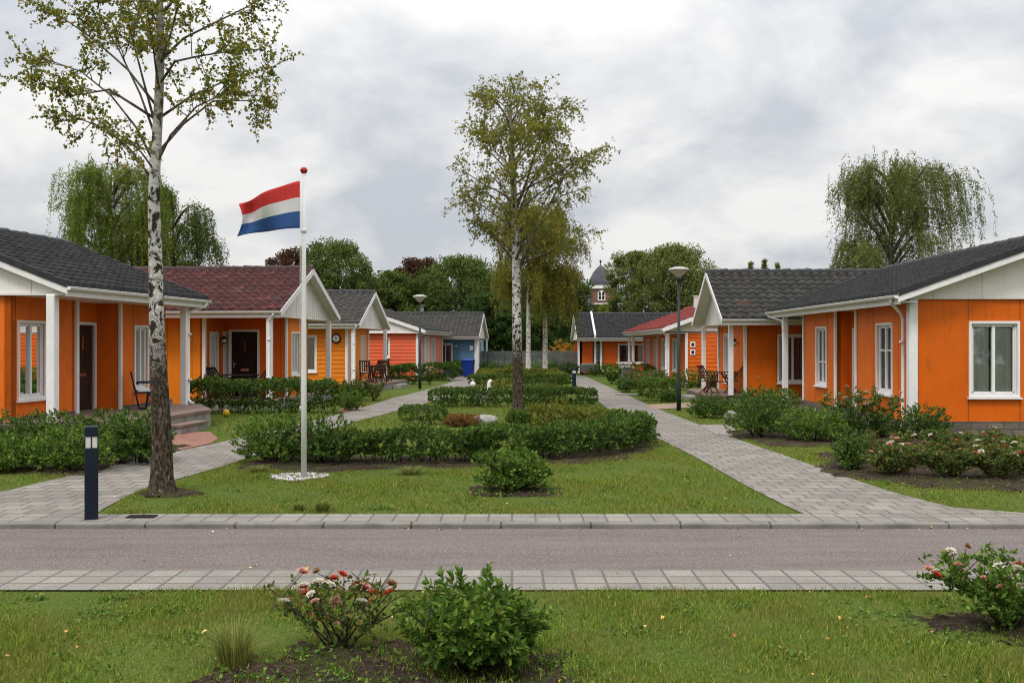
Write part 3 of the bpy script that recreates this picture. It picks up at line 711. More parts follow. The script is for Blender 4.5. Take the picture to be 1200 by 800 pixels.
        # barge boards at the gable ends
        for end in (0, 1):
            t = t0 if end == 0 else t1; so = -1 if end == 0 else 1
            for sgn in (0, 1):
                e = q0 - .04 if sgn == 0 else q1 + .04; ez = ze - .04 * rise / half
                mb = MB(); tb, tf = t - so * .010, t + so * .022
                zt, zb = .030, .030 - fascia_h
                vs_ = [P(tt, q, z) for tt in (tb, tf) for q, z in ((e, ez + zt), (qm, zr + zt), (qm, zr + zb), (e, ez + zb))]
                mb.add(vs_, [(0, 1, 2, 3), (4, 7, 6, 5), (0, 4, 5, 1), (3, 2, 6, 7), (0, 3, 7, 4), (1, 5, 6, 2)], 0)
                h.part(mb, "barge_board", 'white')
                if verge and end in verge_ends:
                    mb = MB(); nn = max(2, int(sl / clr)); dq_ = (qm - e) / nn; dz_ = (zr - ez) / nn
                    for i in range(nn):
                        qa, qb = e + dq_ * i, e + dq_ * (i + 1) + dq_ * .06; za, zb_ = ez + dz_ * i, ez + dz_ * (i + 1) + dz_ * .06
                        ta, tb_ = t - so * .06, t + so * (.040 + .004 * (i % 2)); lo, h0, h1 = -.035, .115, .09
                        vs_ = [P(tt, q, z) for tt in (ta, tb_) for q, z in ((qa, za + lo), (qb, zb_ + lo), (qb, zb_ + h1), (qa, za + h0))]
                        mb.add(vs_, [(0, 1, 2, 3), (4, 7, 6, 5), (0, 4, 5, 1), (3, 2, 6, 7), (0, 3, 7, 4), (1, 5, 6, 2)], 0)
                    h.part(mb, "verge_tiles", verge, rf)
        # gable boarding
        for end in gable_ends:
            so = 1 if end == 0 else -1; t = (t0 if end == 0 else t1) + so * gable_in
            zb = ze - .16 - gable_drop; mb = MB()
            ins = .06
            vs_ = [P(t, q0 + ins, zb), P(t, q1 - ins, zb), P(t, q1 - ins, ze - .07), P(t, qm, zr - .07), P(t, q0 + ins, ze - .07)]
            mb.add(vs_, [(0, 1, 2, 3, 4)], 0)
            vs2 = [v + (P(so * .05, 0, 0) - P(0, 0, 0)) for v in vs_]; mb.add(vs2, [(0, 1, 2, 3, 4)], 0); mb.add([vs_[0], vs_[1], vs2[1], vs2[0]], [(0, 1, 2, 3)], 0)
            q = q0 + gable_joint * .8
            while q < q1 - .1:
                zt = ze - .09 + (zr - ze) * (1 - abs(q - qm) / half)
                c = P(t - so * .001, q, (zb + zt) / 2); rr = P(0, 1, 0) - P(0, 0, 0)
                mb.box(c, (.010, .005, zt - zb - .01), 1, Matrix.Rotation(math.atan2(rr.y, rr.x), 3, 'Z')); q += gable_joint
            h.part(mb, "gable", [gable_mat, 'seam_w'])
        # eaves board and half round gutter
        for g in (0, 1):
            e = q0 if g == 0 else q1; so = -1 if g == 0 else 1
            mb = MB(); c0, c1 = P(t0 + .02, e - so * .012, ze - .14), P(t1 - .02, e - so * .012, ze - .14); mb.bar(c0, c1, .024, .17); h.part(mb, "eaves_board", 'white')
            if g in gutters:
                mb = MB(); c = e + so * .068; vs_ = []; pr = [(.062 * math.cos(t), .062 * math.sin(t)) for t in np.linspace(math.pi, 2 * math.pi, 9)]
                pr = [(-.062, .012)] + pr + [(.062, .014), (.070, .014), (.070, .004)]
                zc_ = ze - .045; k = len(pr)
                for tt in (t0 - .02, t1 + .02):
                    for u, v in pr: vs_.append(P(tt, c + so * u, zc_ + v))
                mb.add(vs_, [(j, j + 1, k + j + 1, k + j) for j in range(k - 1)], 0, True)
                for b in (0, k): mb.add([vs_[b + j] for j in range(k - 2)], [tuple(range(k - 2))], 0)
                nb = max(2, int((t1 - t0) / .8))
                for i in range(nb + 1):
                    tt = t0 + .1 + (t1 - t0 - .2) * i / nb
                    vv = [P(tt + o_, c + so * u * 1.05, zc_ + v * 1.05 - .001) for o_ in (-.012, .012) for u, v in pr[1:10]]
                    mb.add(vv, [(j, j + 1, 10 + j, 9 + j) for j in range(8)], 0, True)
                h.part(mb, "gutter", 'pvc')
        return rf
    def soffit(h, a0, a1, s0, s1, z, th=.03):
        mb = MB(); lo, hi = h.L(a0, s0, z - th), h.L(a1, s1, z)
        mb.box2(lo, hi); return h.part(mb, "soffit", 'cream')
    def plinth(h, p0, p1, n, z0, z1, th=.05, mat='stone'):
        P0, P1 = h.L(*p0), h.L(*p1); N = h.nrm(n).normalized(); mb = MB(); c = (P0 + P1) / 2 + N * (th / 2 - .03) + Vector((0, 0, (z0 + z1) / 2)); d = P1 - P0
        mb.box(c, (d.length + .04, th, z1 - z0), 0, Matrix.Rotation(math.atan2(d.y, d.x), 3, 'Z')); return h.part(mb, "plinth", mat)
    def downpipe(h, pts, r_=.038):
        mb = MB(); P_ = [h.L(*p) for p in pts]; mb.tube(P_, r_, 8)
        for p in (P_[-2] * .25 + P_[2] * .75, P_[-2] * .75 + P_[2] * .25): mb.tube([p - Vector((0, 0, .025)), p + Vector((0, 0, .025))], r_ * 1.3, 8)
        return h.part(mb, "downpipe", 'pvc')
    def lamp(h, a, s, z, n, name="wall_lamp"):
        P = h.L(a, s, z); N = h.nrm(n); mb = MB(); mb.lathe([(.05, -.12), (.065, -.10), (.07, .06), (.085, .075), (.03, .13)], P + N * .13, 10, 0)
        mb.bar(P, P + N * .1, .03, .03); o = h.part(mb, name, 'black')
        mb = MB(); mb.lathe([(.058, -.085), (.074, -.08), (.074, .04), (.058, .045)], P + N * .13, 10); h.part(mb, "lamp_glass", 'lens', o); return o
    def shell(h, pts, z0, z1, mat='orange_a'):
        """plain outer walls on the sides that face away from the path"""
        for p0, p1, n in pts: h.wall(p0, p1, z0, z1, n, mat=mat, joints=[1.1 * k for k in range(1, int(math.dist(p0, p1) / 1.1))])
    def trim(h, a, s, z0, z1, w=.09, mat='white'): return h.vbar(a, s, z0, z1, w, "corner_trim", mat)

TOP, IN = (-1, 0), (0, -1)      # outward normals: towards the path / towards the camera
FAR, OUT = (0, 1), (1, 0)
# ------------------------------------------------------------------ the houses on the left
def wall_with(h, p0, p1, z0, z1, n, wins, **kw):
    """wins: (u centre, width, z0, z1, window kwargs or None for a bare opening)"""
    d = (p1[0] - p0[0], p1[1] - p0[1]); Lw = math.hypot(*d); d = (d[0] / Lw, d[1] / Lw)
    h.wall(p0, p1, z0, z1, n, [(u - w / 2, u + w / 2, a, b) for u, w, a, b, _ in wins], **kw)
    for u, w, a, b, k in wins:
        if k is not None: h.window((p0[0] + d[0] * u, p0[1] + d[1] * u), d, n, w, a, b, **k)

# --- A: nearest on the left, dark roof, raised terrace
h = House("orange house with charcoal roof and stone terrace, nearest on the left", 'L', 7.1, 11.5, 18.95)
ZF, ZW = .40, 3.02
h.roof('along', 11.5, 19.5, 18.95, 25.65, 3.20, 4.72, 'tile_dark', 'ridge_dark', verge='ridge_dark', gable_ends=(0, 1), gable_joint=1.06, gable_in=.16, gutters=(0, 1))
wall_with(h, (12.8, 19.10), (12.8, 21.5), ZF + .06, ZW, TOP, [(.72, .92, .86, 2.46, dict(sash=2, curtain=None))], mat='orange_a', joints=[.16, 1.24], name="wall")
h.trim(12.78, 21.5, ZF, ZW, .10)
h.wall((13.2, 21.5), (13.2, 23.1), ZF, ZW, TOP, [(.12, .46, .95, 2.48), (.62, 1.44, ZF, 2.46)], mat='orange_a')
h.window((13.2, 21.79), (0, 1), TOP, .34, .95, 2.48, sash=1, curtain='curtain')
h.door((13.2, 22.53), (0, 1), TOP, .82, ZF, 2.46, 'door')
h.wall((13.2, 23.1), (12.6, 23.1), ZF, ZW, IN, mat='orange_a'); h.wall((13.2, 21.5), (12.8, 21.5), ZF, ZW, FAR, mat='orange_a')
h.trim(12.58, 23.1, ZF, ZW, .085)
wall_with(h, (12.6, 23.12), (12.6, 25.5), ZF + .06, ZW, TOP, [(1.05, .66, .86, 2.44, dict(sash=2, cover=(.22, .96)))], mat='orange_a', joints=[.64, 1.46, 1.95])
h.shell([((12.8, 19.10), (19.2, 19.10), IN), ((19.2, 19.1), (19.2, 25.5), OUT), ((12.6, 25.5), (19.2, 25.5), FAR)], .1, ZW)
h.soffit(11.56, 12.95, 19.0, 25.6, 3.03); h.soffit(12.95, 19.4, 19.0, 25.6, 3.028)
h.vbar(11.85, 19.06, ZF, 3.0, .185); h.vbar(11.85, 25.05, ZF, 3.0, .17)
h.floor([(10.35, 20.5), (10.35, 23.3), (11.55, 25.35), (13.25, 25.4), (13.25, 19.0), (11.5, 19.0)], -.05, ZF)
mb = MB(); mb.prism([tuple(h.L(*p)[:2]) for p in ((9.98, 20.9), (9.98, 22.3), (10.33, 22.3), (10.33, 20.9))], -.05, .16, 1); mb.prism([tuple(h.L(*p)[:2]) for p in ((9.95, 20.87), (9.95, 22.33), (10.345, 22.33), (10.345, 20.87))], .16, .21, 0); h.part(mb, "step", ['slab_top', 'slab_side'])
mb = MB(); mb.box2(h.L(12.35, 24.6, ZF), h.L(12.58, 25.4, ZF + .13)); h.part(mb, "stone_block", 'slab_side')
h.plinth((12.6, 23.15), (12.6, 25.5), TOP, ZF, ZF + .08); h.plinth((12.8, 19.12), (12.8, 21.45), TOP, 0, ZF + .07)
h.downpipe([(11.42, 25.5, 3.10), (11.48, 25.42, 3.0), (11.76, 25.16, 2.86), (11.78, 25.14, 2.7), (11.78, 25.14, .56), (11.70, 25.10, .46), (11.60, 25.05, .44)])
HA = h

# --- B: maroon roof, gable to the path
h = House("amber orange house with a maroon tiled roof and white gable behind the flagpole", 'L', 5.0, 9.54, 29.28)
ZF, ZW = .30, 2.86
h.roof('cross', 9.54, 20.5, 29.28, 36.0, 3.02, 4.50, 'tile_red', 'ridge_red', gable_ends=(0,), gable_in=.32, gable_joint=.26, tw=.30, cl=.34)
h.wall((14.5, 29.95), (12.2, 29.95), ZF - .3, ZW, IN, mat='orange_y', joints=[1.1, 1.9])
h.trim(12.2, 29.93, ZF - .3, ZW, .11)
h.wall((12.2, 29.95), (12.2, 31.5), ZF, ZW, TOP, [(.45, 1.05, .55, 2.35)], mat='orange_b'); h.window((12.2, 30.7), (0, 1), TOP, .6, .55, 2.35, sash=2)
h.wall((12.25, 31.5), (10.1, 31.5), ZF, ZW, IN, [(.06, .26, .6, 2.38), (.32, 1.20, ZF, 2.40)], mat='orange_red', joints=[1.55, 1.95])  # porch shade put into the colour: redder orange on the back wall
h.window((12.09, 31.5), (-1, 0), IN, .2, .6, 2.38, sash=1, casing=.05); h.door((11.49, 31.5), (-1, 0), IN, .88, ZF, 2.40, 'door_b')
h.trim(10.1, 31.5, ZF, ZW, .085)
wall_with(h, (10.1, 31.52), (10.1, 33.9), ZF, ZW, TOP, [(.95, .85, 1.0, 2.36, dict(sash=2))], mat='orange_y', joints=[1.6, .3])
h.shell([((10.1, 33.9), (20.2, 33.9), FAR), ((14.5, 29.95), (20.2, 29.95), IN), ((20.2, 29.95), (20.2, 33.9), OUT)], 0, ZW, 'orange_y')
h.soffit(9.85, 20.4, 29.32, 35.96, 2.87)
h.vbar(9.95, 29.42, ZF, 2.85, .17); h.vbar(9.85, 35.65, ZF, 2.85, .17)
h.floor([(9.7, 29.3), (12.25, 29.3), (12.25, 31.6), (10.15, 31.6), (10.15, 33.95), (10.15, 35.9), (9.7, 35.9)], -.05, ZF)
h.lamp(12.19, 31.2, 2.12, TOP)
h.downpipe([(9.75, 29.2, 2.92), (9.80, 29.24, 2.86), (9.94, 29.31, 2.72), (9.94, 29.31, 2.6), (9.94, 29.31, .5), (9.93, 29.25, .40), (9.92, 29.16, .37)])
HB = h

# --- C: grey roof, clock on the wall
h = House("amber boarded house with grey roof and a wall clock", 'L', 5.0, 10.18, 41.77)
ZF, ZW = .28, 2.72
h.roof('cross', 10.18, 20.5, 41.77, 47.9, 2.88, 4.36, 'tile_grey', 'ridge_dark', gable_ends=(0,), gable_in=.3, gable_joint=.24)
wall_with(h, (19.5, 42.3), (10.9, 42.3), .1, ZW, IN, [(6.95, .62, .82, 2.34, dict(sash=1, cover=(0, 1)))], mat='orange_y', style='board')
h.trim(10.88, 42.28, .1, ZW, .12)
h.wall((10.9, 42.32), (10.9, 46.3), ZF, ZW, TOP, [(.5, 1.32, ZF, 2.36), (2.6, 3.3, .75, 2.36)], mat='orange_y', joints=[1.7])
h.door((10.9, 43.23), (0, 1), TOP, .82, ZF, 2.36, 'door', slot=False); h.window((10.9, 45.27), (0, 1), TOP, .7, .75, 2.36)
h.trim(10.88, 46.3, ZF, ZW, .09)
h.shell([((10.9, 46.3), (19.5, 46.3), FAR), ((19.5, 42.3), (19.5, 46.3), OUT)], 0, ZW, 'orange_y')
h.soffit(10.45, 19.6, 41.82, 47.86, 2.73)
h.vbar(10.5, 41.95, ZF, 2.7, .16); h.vbar(10.3, 47.4, ZF, 2.7, .16)
h.floor([(9.3, 42.2), (9.3, 47.7), (10.9, 47.7), (10.9, 42.2)], -.05, ZF)
mb = MB(); mb.prism([tuple(h.L(*p)[:2]) for p in ((8.9, 44.2), (8.9, 46.2), (9.26, 46.2), (9.26, 44.2))], -.05, .15); h.part(mb, "step", 'slab_side')
h.downpipe([(10.3, 41.66, 2.8), (10.32, 41.70, 2.74), (10.46, 41.85, 2.6), (10.46, 41.85, 2.5), (10.46, 41.85, .45), (10.45, 41.8, .36), (10.44, 41.72, .34)])
HC = h

# --- D: salmon house
h = House("salmon boarded house with a faded pink side wall behind the left lamp post", 'L', 4.4, 8.85, 53.2)
ZW = 2.60
h.roof('along', 8.85, 16.3, 53.2, 63.2, 2.76, 4.02, 'tile_grey', 'ridge_dark', gable_ends=(0, 1), gable_joint=.9)
wall_with(h, (15.9, 53.5), (9.3, 53.5), .1, ZW, IN, [(4.95, .26, 1.3, 2.28, dict(sash=1, curtain='curtain_d'))], mat='salmon', style='board')
h.trim(9.28, 53.48, .1, ZW, .13)
h.wall((9.3, 53.52), (9.3, 62.7), .1, ZW, TOP, [(.9, 1.5, .6, 2.3), (2.6, 3.5, .25, 2.35), (5.0, 6.5, .7, 2.3)], mat='pink', joints=[2, 4.2, 7.2])
h.window((9.3, 54.72), (0, 1), TOP, .6, .6, 2.3); h.door((9.3, 56.57), (0, 1), TOP, .9, .25, 2.35, 'white', slot=False); h.window((9.3, 59.27), (0, 1), TOP, 1.5, .7, 2.3)
for s in (55.9, 57.4, 62.7): h.trim(9.28, s, .1, ZW, .10)
h.shell([((9.3, 62.7), (15.9, 62.7), FAR), ((15.9, 53.5), (15.9, 62.7), OUT)], 0, ZW, 'salmon')
h.soffit(8.9, 16.2, 53.25, 63.15, 2.61)
h.downpipe([(8.78, 53.5, 2.66), (8.82, 53.52, 2.58), (9.2, 53.75, 2.44), (9.22, 53.76, 2.3), (9.22, 53.76, .3), (9.2, 53.74, .2), (9.12, 53.7, .15)])
# --- E: blue house
h = House("blue boarded house with pale blue gable end behind the blue bin", 'L', 4.4, 7.0, 63.5)
ZF, ZW = .08, 2.36
h.roof('cross', 7.0, 18.2, 63.5, 69.4, 2.52, 4.05, 'tile_grey', 'ridge_dark', gable_ends=(0,), gable_in=.2, gable_joint=.3)
wall_with(h, (17.8, 64.0), (7.3, 64.0), .05, ZW, IN, [(8.55, .86, .75, 2.02, dict(sash=2, cover=(.25, 1.0)))], mat='blue', style='board')
h.trim(7.28, 63.98, .05, ZW, .14)
h.wall((7.3, 64.02), (7.3, 69.0), .05, ZW, TOP, [(2.3, 3.2, .1, 2.15)], mat='blue_l', style='board'); h.door((7.3, 66.77), (0, 1), TOP, .9, .1, 2.15, 'blue', slot=False)
h.shell([((7.3, 69.0), (17.8, 69.0), FAR), ((17.8, 64.0), (17.8, 69.0), OUT)], 0, ZW, 'blue')
h.vbar(7.12, 63.75, .05, 2.4, .12); h.vbar(7.1, 69.2, .05, 2.4, .12)
mb = MB(); mb.tube([h.L(11.2, 66.5, 3.7), h.L(11.2, 66.5, 4.55)], .12, 10); mb.tube([h.L(11.2, 66.5, 4.5), h.L(11.2, 66.5, 4.62)], .16, 10); h.part(mb, "chimney", 'bin_grey')
h.lamp(8.55, 63.97, 1.9, IN); mb = MB(); mb.box(h.L(7.55, 63.95, 1.75), (.22, .03, .28)); h.part(mb, "number_plate", 'pvc')

# ------------------------------------------------------------------ the houses on the right
# --- R1: nearest on the right
h = House("orange house with charcoal roof and stone plinth, nearest on the right", 'R', 1.2, 7.88, 21.55)
ZF, ZW = .29, 2.96
h.roof('along', 7.88, 15.6, 21.55, 33.45, 3.08, 4.45, 'tile_dark', 'ridge_dark', verge='ridge_dark', gable_ends=(0, 1), gable_joint=1.06, gable_in=.36, gable_drop=-.06)
h.wall((8.31, 21.98), (15.2, 21.98), ZF, ZW + .1, IN, [(1.26, 2.28, .88, 2.46)], mat='orange_b', joints=[1.21, 2.33, 3.4, 4.5, 5.6])
h.window((8.31 + 1.77, 21.98), (1, 0), IN, 1.02, .88, 2.46, sash=2, cover=(.45, .56))
h.trim(8.30, 21.97, 0, ZW + .05, .19)
wall_with(h, (8.31, 22.05), (8.31, 25.75), ZF, ZW, TOP, [(1.65, 1.0, .86, 2.46, dict(sash=2, transom=.62, curtain=None))], mat='orange_a', joints=[.78, 2.45])
h.wall((8.31, 25.75), (8.72, 25.75), ZF, ZW, FAR, mat='orange_a'); h.wall((8.31, 27.5), (8.72, 27.5), ZF, ZW, IN, mat='orange_b')
h.wall((8.72, 25.75), (8.72, 27.5), ZF, ZW, TOP, [(.35, 1.45, ZF, 2.42)], mat='orange_a'); h.door((8.72, 26.65), (0, 1), TOP, .98, ZF, 2.36, 'pvc', slot=False)
h.trim(8.30, 25.75, ZF, ZW, .075); h.trim(8.30, 27.5, ZF, ZW, .075)
wall_with(h, (8.31, 27.5), (8.31, 30.7), ZF, ZW, TOP, [(1.35, 1.0, .84, 2.46, dict(sash=2, transom=.4, cover=(.3, .9)))], mat='orange_a', joints=[.75, 2.0])
h.trim(8.30, 30.7, ZF, ZW, .075)
h.shell([((8.31, 30.7), (15.2, 30.7), FAR), ((15.2, 21.98), (15.2, 30.7), OUT)], 0, ZW)
h.plinth((8.36, 21.98), (15.2, 21.98), IN, -.05, ZF + .02, .11); h.plinth((8.31, 22.1), (8.31, 30.7), TOP, -.05, ZF)
h.soffit(7.94, 15.5, 22.2, 33.4, 2.93); h.soffit(7.94, 8.28, 21.62, 22.2, 2.928)
h.vbar(8.05, 31.95, .05, 2.92, .17); h.trim(8.31, 32.0, .1, .2, .01)
h.floor([(8.0, 30.8), (8.0, 33.3), (11, 33.3), (11, 30.8)], -.05, .26)
h.downpipe([(7.82, 21.9, 2.99), (7.84, 21.95, 2.90), (8.17, 22.28, 2.68), (8.23, 22.32, 2.55), (8.23, 22.32, .3), (8.20, 22.32, .17), (8.10, 22.30, .12)])
h.downpipe([(7.82, 33.3, 2.99), (7.84, 33.2, 2.90), (8.0, 32.1, 2.75), (8.0, 32.0, 2.6), (7.98, 31.95, 2.5), (7.96, 31.9, 2.45)], .032)
HR1 = h

# --- R2: gable to the path with a white gable and terrace
h = House("orange house with a lichen spotted roof and white gable behind the right lamp post", 'R', 1.2, 6.35, 33.6)
ZF, ZW = .26, 2.70
h.roof('cross', 6.35, 17, 33.6, 39.75, 2.86, 4.62, 'tile_lichen', 'ridge_dark', gable_ends=(0,), gable_in=.42, gable_joint=.28, tw=.32, cl=.36)
wall_with(h, (7.3, 34.35), (16.5, 34.35), ZF - .05, ZW, IN, [(1.62, .98, .70, 2.30, dict(sash=2, curtain='curtain_d', cover=(0, 1)))], mat='orange_b', joints=[1.05, 2.2, 3.3])
h.trim(7.29, 34.34, ZF, ZW, .11)
wall_with(h, (7.3, 34.42), (7.3, 39.2), ZF, ZW, TOP, [(3.2, .95, .6, 2.35, dict(sash=2))], mat='orange_a', joints=[2.3, 4.1])
h.trim(7.29, 39.2, ZF, ZW, .1)
h.shell([((7.3, 39.2), (16.5, 39.2), FAR), ((16.5, 34.35), (16.5, 39.2), OUT)], 0, ZW)
h.soffit(6.8, 16.9, 33.66, 39.7, 2.71)
h.vbar(6.75, 34.1, ZF, 2.72, .16); h.vbar(6.72, 39.3, ZF, 2.72, .16)
h.floor([(5.95, 34.3), (5.95, 38.6), (7.3, 39.4), (7.3, 34.3)], -.05, ZF, side='stone')
mb = MB(); mb.prism([tuple(h.L(*p)[:2]) for p in ((5.5, 35.6), (5.5, 37.2), (5.92, 37.2), (5.92, 35.6))], -.05, .12); h.part(mb, "step", 'slab_side')
h.plinth((7.36, 34.35), (12.6, 34.35), IN, -.05, ZF - .03)
h.lamp(7.29, 35.5, 2.05, TOP)
HR2 = h

# --- R3: red roof
h = House("red orange boarded house with a red tiled roof and white posts", 'R', 0.0, 7.05, 46.2)
ZF, ZW = .16, 2.52
h.roof('along', 7.05, 14.7, 46.2, 62.4, 2.74, 4.15, 'tile_brick', 'ridge_brick', gable_ends=(0, 1), gable_joint=.5, gable_in=.5)
wall_with(h, (8.17, 46.6), (14.4, 46.6), ZF, ZW, IN, [(1.62, .3, 1.05, 2.30, dict(sash=1))], mat='orange_red', style='board')
h.trim(8.16, 46.58, ZF, ZW, .12)
wall_with(h, (8.17, 46.65), (8.17, 61.5), ZF, ZW, TOP, [(3.3, 1.3, .68, 2.25, dict(sash=2)), (7.1, 1.3, .68, 2.25, dict(sash=2)), (10.0, 1.1, .5, 2.25, dict(sash=2)), (13.2, 1.3, .68, 2.25, dict(sash=2))], mat='orange_red', joints=[1.5, 5.2, 8.6, 11.6])
h.trim(8.15, 55.7, ZF, ZW, .1); h.trim(8.15, 61.5, ZF, ZW, .12)
h.shell([((8.17, 61.5), (14.4, 61.5), FAR), ((14.4, 46.6), (14.4, 61.5), OUT)], 0, ZW, 'orange_red')
h.soffit(7.12, 14.6, 46.7, 62.3, 2.53)
for s in (46.75, 60.0): h.vbar(7.3, s, ZF, 2.52, .16)
h.vbar(7.3, 62.0, ZF, 2.52, .14)
h.floor([(7.1, 46.4), (7.1, 62.2), (8.17, 62.2), (8.17, 46.4)], -.05, ZF)
h.downpipe([(6.98, 46.4, 2.64), (7.0, 46.45, 2.58), (7.2, 46.62, 2.42), (7.22, 46.64, 2.3), (7.22, 46.64, .4), (7.2, 46.6, .3), (7.15, 46.55, .26)])
mb = MB(); mb.box(h.L(10.6, 57, 4.35), (.35, .35, .7)); mb.box(h.L(10.6, 57, 4.73), (.42, .42, .06)); h.part(mb, "chimney", 'cream')
mb = MB(); mb.tube([h.L(11.0, 57, 4.0), h.L(11.0, 57, 4.8)], .11, 10); mb.tube([h.L(11.0, 57, 4.78), h.L(11.0, 57, 4.9)], .16, 10); h.part(mb, "chimney", 'black')
for z in (1.98, 1.62):
    mb = MB(); mb.box(h.L(8.45, 46.56, z), (.24, .03, .26), 0); mb.box(h.L(8.45, 46.54, z), (.12, .02, .14), 1); h.part(mb, "number_plate", ['pvc', 'black'])
HR3 = h

# --- R4: facing the end of the right path
h = House("red orange house with a dark roof at the end of the right path", 'R', 0.0, 4.25, 65.3)
ZF, ZW = .08, 2.30
h.roof('cross', 4.25, 16, 65.3, 72.1, 2.42, 4.05, 'tile_dark', 'ridge_dark', gable_ends=(0,), gable_in=.15, gable_joint=.3)
for sgn in (0, 1):
    e, m_q = (65.26, 68.7) if sgn == 0 else (72.14, 68.7); mb = MB()
    v = [h.L(a, s, z) for a in (5.40, 5.52) for s, z in ((e, 2.40), (m_q, 4.03), (m_q, 4.26), (e, 2.63))]
    mb.add(v, [(0, 1, 2, 3), (4, 7, 6, 5), (0, 4, 5, 1), (3, 2, 6, 7), (0, 3, 7, 4), (1, 5, 6, 2)], 0); h.part(mb, "barge_board", 'white')
h.wall((4.5, 66.0), (5.5, 66.0), ZF, ZW, IN, mat='orange_red'); h.wall((4.5, 66.0), (4.5, 71.8), ZF, ZW, TOP, mat='orange_red', joints=[1.5, 3])
h.wall((5.5, 66.5), (5.9, 66.5), ZF, ZW, IN, [(.04, .36, .9, 2.0)], mat='orange_red'); h.window((5.7, 66.5), (1, 0), IN, .32, .9, 2.0, sash=1)
h.wall((5.5, 66), (5.5, 66.5), ZF, ZW, OUT, mat='orange_red'); h.wall((5.9, 66), (5.9, 66.5), ZF, ZW, TOP, mat='orange_red')
wall_with(h, (5.9, 66.0), (15.5, 66.0), ZF, ZW, IN, [(2.1, 1.9, .75, 2.0, dict(sash=2, curtain='curtain', cover=(.0, .7))), (6.5, 1.9, .75, 2.0, dict(sash=2))], mat='orange_red')
h.shell([((4.5, 71.8), (15.5, 71.8), FAR), ((15.5, 66), (15.5, 71.8), OUT)], 0, ZW, 'orange_red')
for a in (4.42, 5.5, 5.9): h.trim(a, 65.9, ZF, ZW + .04, .14)
h.soffit(4.3, 15.9, 65.36, 72.0, 2.31)

# ------------------------------------------------------------------ church far behind, a pale house behind the trees
t = empty("church", (20.0, 225, 0), 0, "brick church tower with a dark pointed cap and white arched window", "church")
mb = MB(); mb.box((0, 0, 7.2), (5.0, 5.0, 14.4)); mb.box((0, 0, 10.6), (5.3, 5.3, .35)); mb.build("tower", MAT['brick'], t)
mb = MB(); mb.box((0, 0, 14.75), (5.7, 5.7, .75)); mb.box((0, 0, 11.0), (5.35, 5.35, .28)); mb.build("cornice", MAT['white'], t)
mb = MB(); mb.lathe([(3.95, 15.1), (3.7, 15.9), (3.1, 16.9), (2.2, 18.2), (1.1, 19.2), (.2, 19.8), (.12, 19.9)], (0, 0, 0), 4, 0, False)
mb.v = [(x * .72 - y * .72, x * .72 + y * .72, z) for x, y, z in mb.v]
cap = mb.build("cap_roof", MAT['slate'], t)
mb = MB(); mb.tube([(0, 0, 19.8), (0, 0, 21.0)], .09, 6); mb.lathe([(.05, 20.4), (.3, 20.6), (.3, 20.7), (.05, 20.95)], (0, 0, 0), 8); mb.build("finial", MAT['black'], cap)
def arch(w, z0, z1, y, n=10):
    r_ = w / 2; zt = z1 - r_; return [(-r_, y, z0), (r_, y, z0)] + [(r_ * math.cos(t_), y, zt + r_ * math.sin(t_)) for t_ in np.linspace(0, math.pi, n)]
mb = MB(); a = arch(1.7, 11.7, 14.0, -2.53); b = arch(1.7, 11.7, 14.0, -2.66); mb.add(a + b, [tuple(range(12, 24))] + [(i, (i + 1) % 12, 12 + (i + 1) % 12, 12 + i) for i in range(12)], 0)
wf = mb.build("window", MAT['white'], t)
mb = MB()
for x in (-.38, .38): v = [(p[0] * .36 + x, -2.68, p[2]) for p in arch(1.5, 11.95, 13.75, 0)]; mb.add(v, [tuple(range(12))], 0)
for x in (-.38, .38): mb.box((x, -2.70, 12.8), (.56, .03, .1), 1)
mb.build("pane", [MAT['black'], MAT['white']], wf)
mb = MB(); mb.box((-5.0, 3, 5.2), (6, 16, 10.4)); mb.box((5.2, 4, 4.5), (6, 14, 9.0)); mb.build("nave_wall", MAT['brick'], t)
mb = MB(); mb.prism([(-8.2, -5.4), (-2.3, -5.4), (-2.3, 11), (-8.2, 11)], 10.4, 10.6)
mb.add([(-8.2, -5.4, 10.6), (-2.4, -5.4, 10.6), (-2.4, -2, 13.4), (-7.2, -2, 13.4), (-8.2, 11, 10.6), (-2.4, 11, 10.6), (-2.4, 8, 13.4), (-7.2, 8, 13.4)], [(0, 1, 2, 3), (3, 2, 6, 7), (4, 7, 6, 5), (0, 3, 7, 4), (1, 5, 6, 2)], 0)
mb.add([(2.3, -3.4, 9.0), (8.4, -3.4, 9.0), (7.4, 0, 11.0), (2.4, 0, 11.0), (8.4, 11, 9.0), (2.3, 11, 9.0)], [(0, 1, 2, 3), (1, 4, 2), (3, 2, 4, 5)], 0)
mb.build("nave_roof", MAT['slate'], t)

t = empty("house", (-.3, 108, 0), 0, "pale pink far house glimpsed between the birch trunks beyond the fence", "house")
mb = MB(); mb.box((0, 0, 1.9), (9, 7, 3.8)); mb.add([(-4.5, -3.5, 3.8), (-4.5, 3.5, 3.8), (-4.5, 0, 6.4), (4.5, -3.5, 3.8), (4.5, 3.5, 3.8), (4.5, 0, 6.4)], [(0, 1, 2), (3, 4, 5)], 0); w_ = mb.build("wall", paint("pink_render", (.52, .34, .29), .8), t)
mb = MB(); mb.add([(-4.8, -3.9, 3.65), (4.8, -3.9, 3.65), (4.8, 0, 6.55), (-4.8, 0, 6.55), (-4.8, 3.9, 3.65), (4.8, 3.9, 3.65)], [(0, 1, 2, 3), (3, 2, 5, 4)], 0); mb.build("roof", MAT['ridge_brick'], t)
for x in (-3, -.9, 1.2, 3.2):
    mb = MB(); mb.box((x, -3.52, 2.0), (1.1, .08, 1.4), 0); wf = mb.build("window", MAT['white'], t); mb = MB(); mb.box((x, -3.57, 2.0), (.9, .02, 1.2)); mb.build("pane", MAT['black'], wf)

